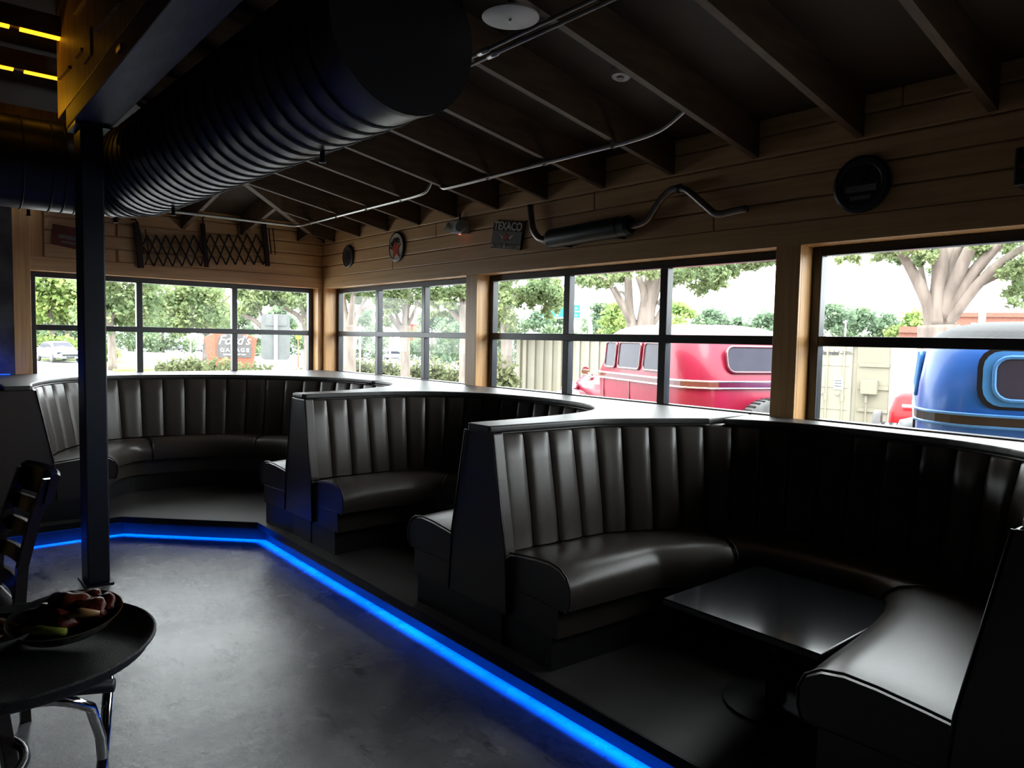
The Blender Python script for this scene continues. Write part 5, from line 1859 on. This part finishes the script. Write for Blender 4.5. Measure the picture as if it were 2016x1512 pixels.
def vintage_car(label, loc, rotz, paint, roofm, fenderm, framem, scale=1.0, spare=True, belt=CHROME, cabin_front=0.55, surround=False, lamps=True):
    t = thing('vintage_sedan', label, 'car', loc, None, rotz)
    t.scale = (scale, scale, scale)

    def B(m, n, mat, par=t, **k): return m.build(n, mat, par, world=False, **k)
    XR, XF = -1.55, cabin_front
    # cabin: stacked rounded outlines
    lev = [(0.42, -1.50, 1.36, .30), (0.70, -1.57, 1.44, .34), (1.00, -1.58, 1.48, .36), (1.20, -1.56, 1.48, .36), (1.34, -1.51, 1.46, .35), (1.54, -1.44, 1.40, .34), (1.62, -1.38, 1.34, .34)]
    B(MB().loft([rrect(xr, XF-(0.10 if z > 1.2 else 0), w, (r, .10), z) for z, xr, w, r in lev]), 'cabin', paint, smooth='auto')
    rl = [(1.62, -1.38, 1.34, .34), (1.68, -1.27, 1.22, .34), (1.72, -1.12, 1.04, .34), (1.75, -0.9, .74, .30), (1.757, -0.6, .36, .16)]
    B(MB().loft([rrect(xr, XF-.10-(z-1.60)*1.2, w, (r, .10 if w > .6 else .08), z) for z, xr, w, r in rl]), 'roof', roofm, smooth='auto')
    # belt mouldings following the outline
    for z, m in ((1.185, belt), (1.12, belt)):
        ring = rrect(-1.583, XF+.02, 1.50, (.37, .10), z)
        B(MB().tube(ring, 0.011, 6, closed=True), 'belt_moulding', m, smooth=True)
    ring = [rrect(-1.590, XF+.02, 1.505, (.37, .10), z) for z in (1.122, 1.183)]
    B(MB().loft(ring, cap=False), 'belt_stripe', fenderm)

    def pane(name, cy, cz, hw, hh, rear=True, x=None, s_=1, rad=.08):
        pts = []
        for (u, v, a0) in ((hw-rad, hh-rad, 0), (-hw+rad, hh-rad, 90), (-hw+rad, -hh+rad, 180), (hw-rad, -hh+rad, 270)):
            for k in range(5):
                a = math.radians(a0+22.5*k)
                pts.append((u+math.cos(a)*rad, v+math.sin(a)*rad))
        lean = .21
        if rear:
            f = [(-1.525+lean*(cz+v-1.30)-.02, cy+u, cz+v) for u, v in pts]
            ov = (-.006, 0, 0)
        else:
            f = [(x+u, s_*(.745-lean*.42*(cz+v-1.22)), cz+v) for u, v in pts]
            ov = (0, s_*.006, 0)
        if surround and rear:
            for k_, m_, o_ in ((1.42, BLACKPAINT, .4), (1.28, SKYBLUE, .7)):
                B(MB().prism([(-1.525+lean*(cz+v*(k_*.95)-1.30)-.014, cy+u*(1+(k_-1)*.55), cz+v*k_) for u, v in pts], (-.006*o_, 0, 0)), 'window_surround', m_)
        p = B(MB().prism(f, ov), name, CARGLASS)
        B(MB().tube([Vector(q)+Vector(ov) for q in f], 0.013, 6, closed=True), 'frame', framem, p, smooth=True)
        return p
    pane('rear_window', 0, 1.40, .36, .125)
    for s_ in (-1, 1):
        pane('side_window', 0, 1.40, .20, .145, False, -0.78, s_, .05)
        pane('side_window', 0, 1.40, .25, .145, False, -0.25, s_, .04)
        pane('side_window', 0, 1.40, .13, .145, False, 0.20, s_, .04)
        # doors seams as thin proud strips
        for x in (-0.28, 0.36, -0.98):
            B(MB().box((x-.006, s_*.742-.004, .5), (x+.006, s_*.742+.004, 1.11)), 'door_seam', fenderm)
        # fenders
        for xc, R0 in ((-1.15, .50), (1.55, .52)):
            rings = []
            for k in range(15):
                a = math.radians(-12+204*k/14)
                ca, sa = math.cos(a), math.sin(a)
                w0, w1 = .50, .88
                rings.append([(xc+ca*(R0-.10), s_*w0, .38+sa*(R0-.10)), (xc+ca*(R0-.02), s_*w0, .38+sa*(R0-.02)), (xc+ca*R0, s_*(w0+w1)/2, .38+sa*R0), (xc+ca*(R0-.05), s_*(w1-.03), .38+sa*(R0-.05)), (xc+ca*(R0-.14), s_*w1, .38+sa*(R0-.14))])
            B(MB().loft(rings, cap=False, closed=False), 'fender', fenderm, smooth=True)
            w = B(tyre(MB(), (xc, s_*.70, .38), (0, 1, 0), .38, .16), 'wheel', RUBBER, smooth='auto')
            B(MB().lathe([(.001, .05), (.10, .05), (.12, .02), (.24, .0), (.24, -.02)], (xc, s_*.76, .38), (0, s_, 0), 20), 'hub', CHROME, w, smooth='auto')
        B(MB().box((-.75, min(s_*.68, s_*.88), .30), (1.15, max(s_*.68, s_*.88), .34)), 'running_board', fenderm)
        B(MB().lathe([(.03, -.18), (.10, -.10), (.125, 0), (.12, .02), (.001, .035)], (2.02, s_*.46, .86), (1, 0, 0), 20), 'headlight', CHROME, smooth='auto')
        if lamps:
            B(MB().lathe([(.001, -.05), (.04, -.03), (.045, .03), (.001, .045)], (XF+.18, s_*.74, 1.10), (1, 0, 0), 14), 'cowl_lamp', CHROME, smooth='auto')
            B(MB().tube([(XF, s_*.70, 1.13), (XF+.06, s_*.84, 1.16)], .008, 6), 'mirror_arm', CHROME)
            B(MB().lathe([(.001, 0), (.055, 0), (.05, .02), (.001, .025)], (XF+.06, s_*.87, 1.18), (1, 0, 0), 14), 'mirror', CHROME)
        B(MB().lathe([(.001, -.03), (.05, 0), (.05, .02), (.001, .03)], (-1.62, s_*.62, .72), (-1, 0, 0), 14), 'tail_lamp', SCARLET, smooth='auto')
    # windshield and hood
    B(MB().add([(XF+.015, -.60, 1.20), (XF+.015, .60, 1.20), (XF-.075, .55, 1.55), (XF-.075, -.55, 1.55)], [(0, 1, 2, 3)]), 'windshield', CARGLASS)

    def hood(x, w, z):
        return [(x, -w/2, .52), (x, -w/2, z-.12), (x, -w/2+.10, z-.02), (x, 0, z), (x, w/2-.10, z-.02), (x, w/2, z-.12), (x, w/2, .52)]
    B(MB().loft([hood(XF-.05, 1.30, 1.14), hood(1.2, 1.0, 1.10), hood(2.05, .66, 1.06)]), 'hood', paint, smooth='auto')
    B(MB().loft([hood(2.05, .68, 1.08), hood(2.12, .64, 1.05)]), 'grille', CHROME)
    for x in (-1.80, 2.35):
        B(MB().tube([(x*.97, -.80, .50), (x, -.5, .50), (x, .5, .50), (x*.97, .80, .50)], .03, 8), 'bumper', CHROME, smooth=True)
    if spare:
        sp_ = B(tyre(MB(), (-1.74, 0, .66), (1, 0, 0), .37, .17), 'spare_wheel', RUBBER, smooth='auto')
        B(MB().lathe([(.001, .06), (.10, .06), (.13, .02), (.235, 0)], (-1.80, 0, .66), (-1, 0, 0), 20), 'hub', CHROME, sp_, smooth='auto')
        for k in range(40):
            a = 2*math.pi*k/40
            B(MB().obox((-1.74, math.cos(a)*.369, .66+math.sin(a)*.369), (.06, 0, 0), Vector((0, -math.sin(a), math.cos(a)))*.010, Vector((0, math.cos(a), math.sin(a)))*.006), 'tread_block', VINYL, sp_)
    return t


rc = on_ground(1520, 8.1)
vintage_car('crimson vintage sedan with chrome trim outside the middle window', (rc.x+0.25, rc.y+1.45, rc.z), math.radians(90-21), REDPAINT, REDPAINT, MAROON, MAROON, 1.04)
bc = on_ground(2115, 5.2)
bh = math.radians(90-69)
vintage_car('blue vintage sedan with black vinyl roof outside the last window', (bc.x+math.cos(bh)*1.58, bc.y+math.sin(bh)*1.58, bc.z), bh, BLUEPAINT, VINYL, BLACKPAINT, SKYBLUE, 1.03, spare=False, belt=SKYBLUE, surround=True, lamps=False)

# scarlet hot rod: louvred tail and fat rear tyre
hr = on_ground(1822, 11.0)
t = thing('hot_rod', 'scarlet open wheel hot rod with louvred tail behind the blue car', 'car', hr, None, math.radians(90-70))


def HB(m, n, mat, par=None, **k): return m.build(n, mat, par or t, world=False, **k)


tail = []
for z, x, w in ((.40, -1.55, .62), (.62, -1.62, .68), (.85, -1.58, .66), (1.02, -1.50, .58), (1.08, -1.42, .48)):
    tail.append(rrect(x, 0.4, w, (.08, .05), z, 5))
HB(MB().loft(tail), 'body', SCARLET, smooth='auto')
for z in (.60, .94):
    HB(MB().obox((-1.625+.1*abs(z-.7), 0, z), (.012, 0, 0), (0, .20, 0), (0, 0, .018)), 'louvre', WHITEPAINT, bevel=.006)
HB(MB().loft([rrect(.4, 1.9, .60, (.05, .2), z, 5) for z in (.45, .8, .9)]), 'hood', SCARLET, smooth='auto')
HB(MB().tube([(-1.2, -.8, .36), (-1.2, .8, .36)], .04, 10), 'axle', CHROME)
for s_ in (-1, 1):
    w = HB(tyre(MB(), (-1.62, s_*.30, .37), (0, 1, 0), .37, .27), 'rear_wheel', RUBBER, smooth='auto')
    for k in range(36):
        a = 2*math.pi*k/36
        for yo in (-.08, 0, .08):
            HB(MB().obox((-1.62+math.cos(a)*.369, s_*.30+yo, .37+math.sin(a)*.369), Vector((-math.sin(a), .6, math.cos(a)))*.02, Vector((-math.sin(a)*.3, -.5, 0))*.02, Vector((math.cos(a), 0, math.sin(a)))*.005), 'tread_block', VINYL, w)
    HB(MB().lathe([(.001, .16), (.1, .16), (.22, .13)], (-1.62, s_*.30, .37), (0, s_, 0), 16), 'hub', CHROME, w, smooth='auto')
    HB(tyre(MB(), (1.6, s_*.6, .31), (0, 1, 0), .31, .13), 'front_wheel', RUBBER, smooth='auto')
    HB(MB().tube([(-1.3, s_*.38, .62), (-1.75, s_*.40, .58)], .025, 8), 'exhaust', CHROME)
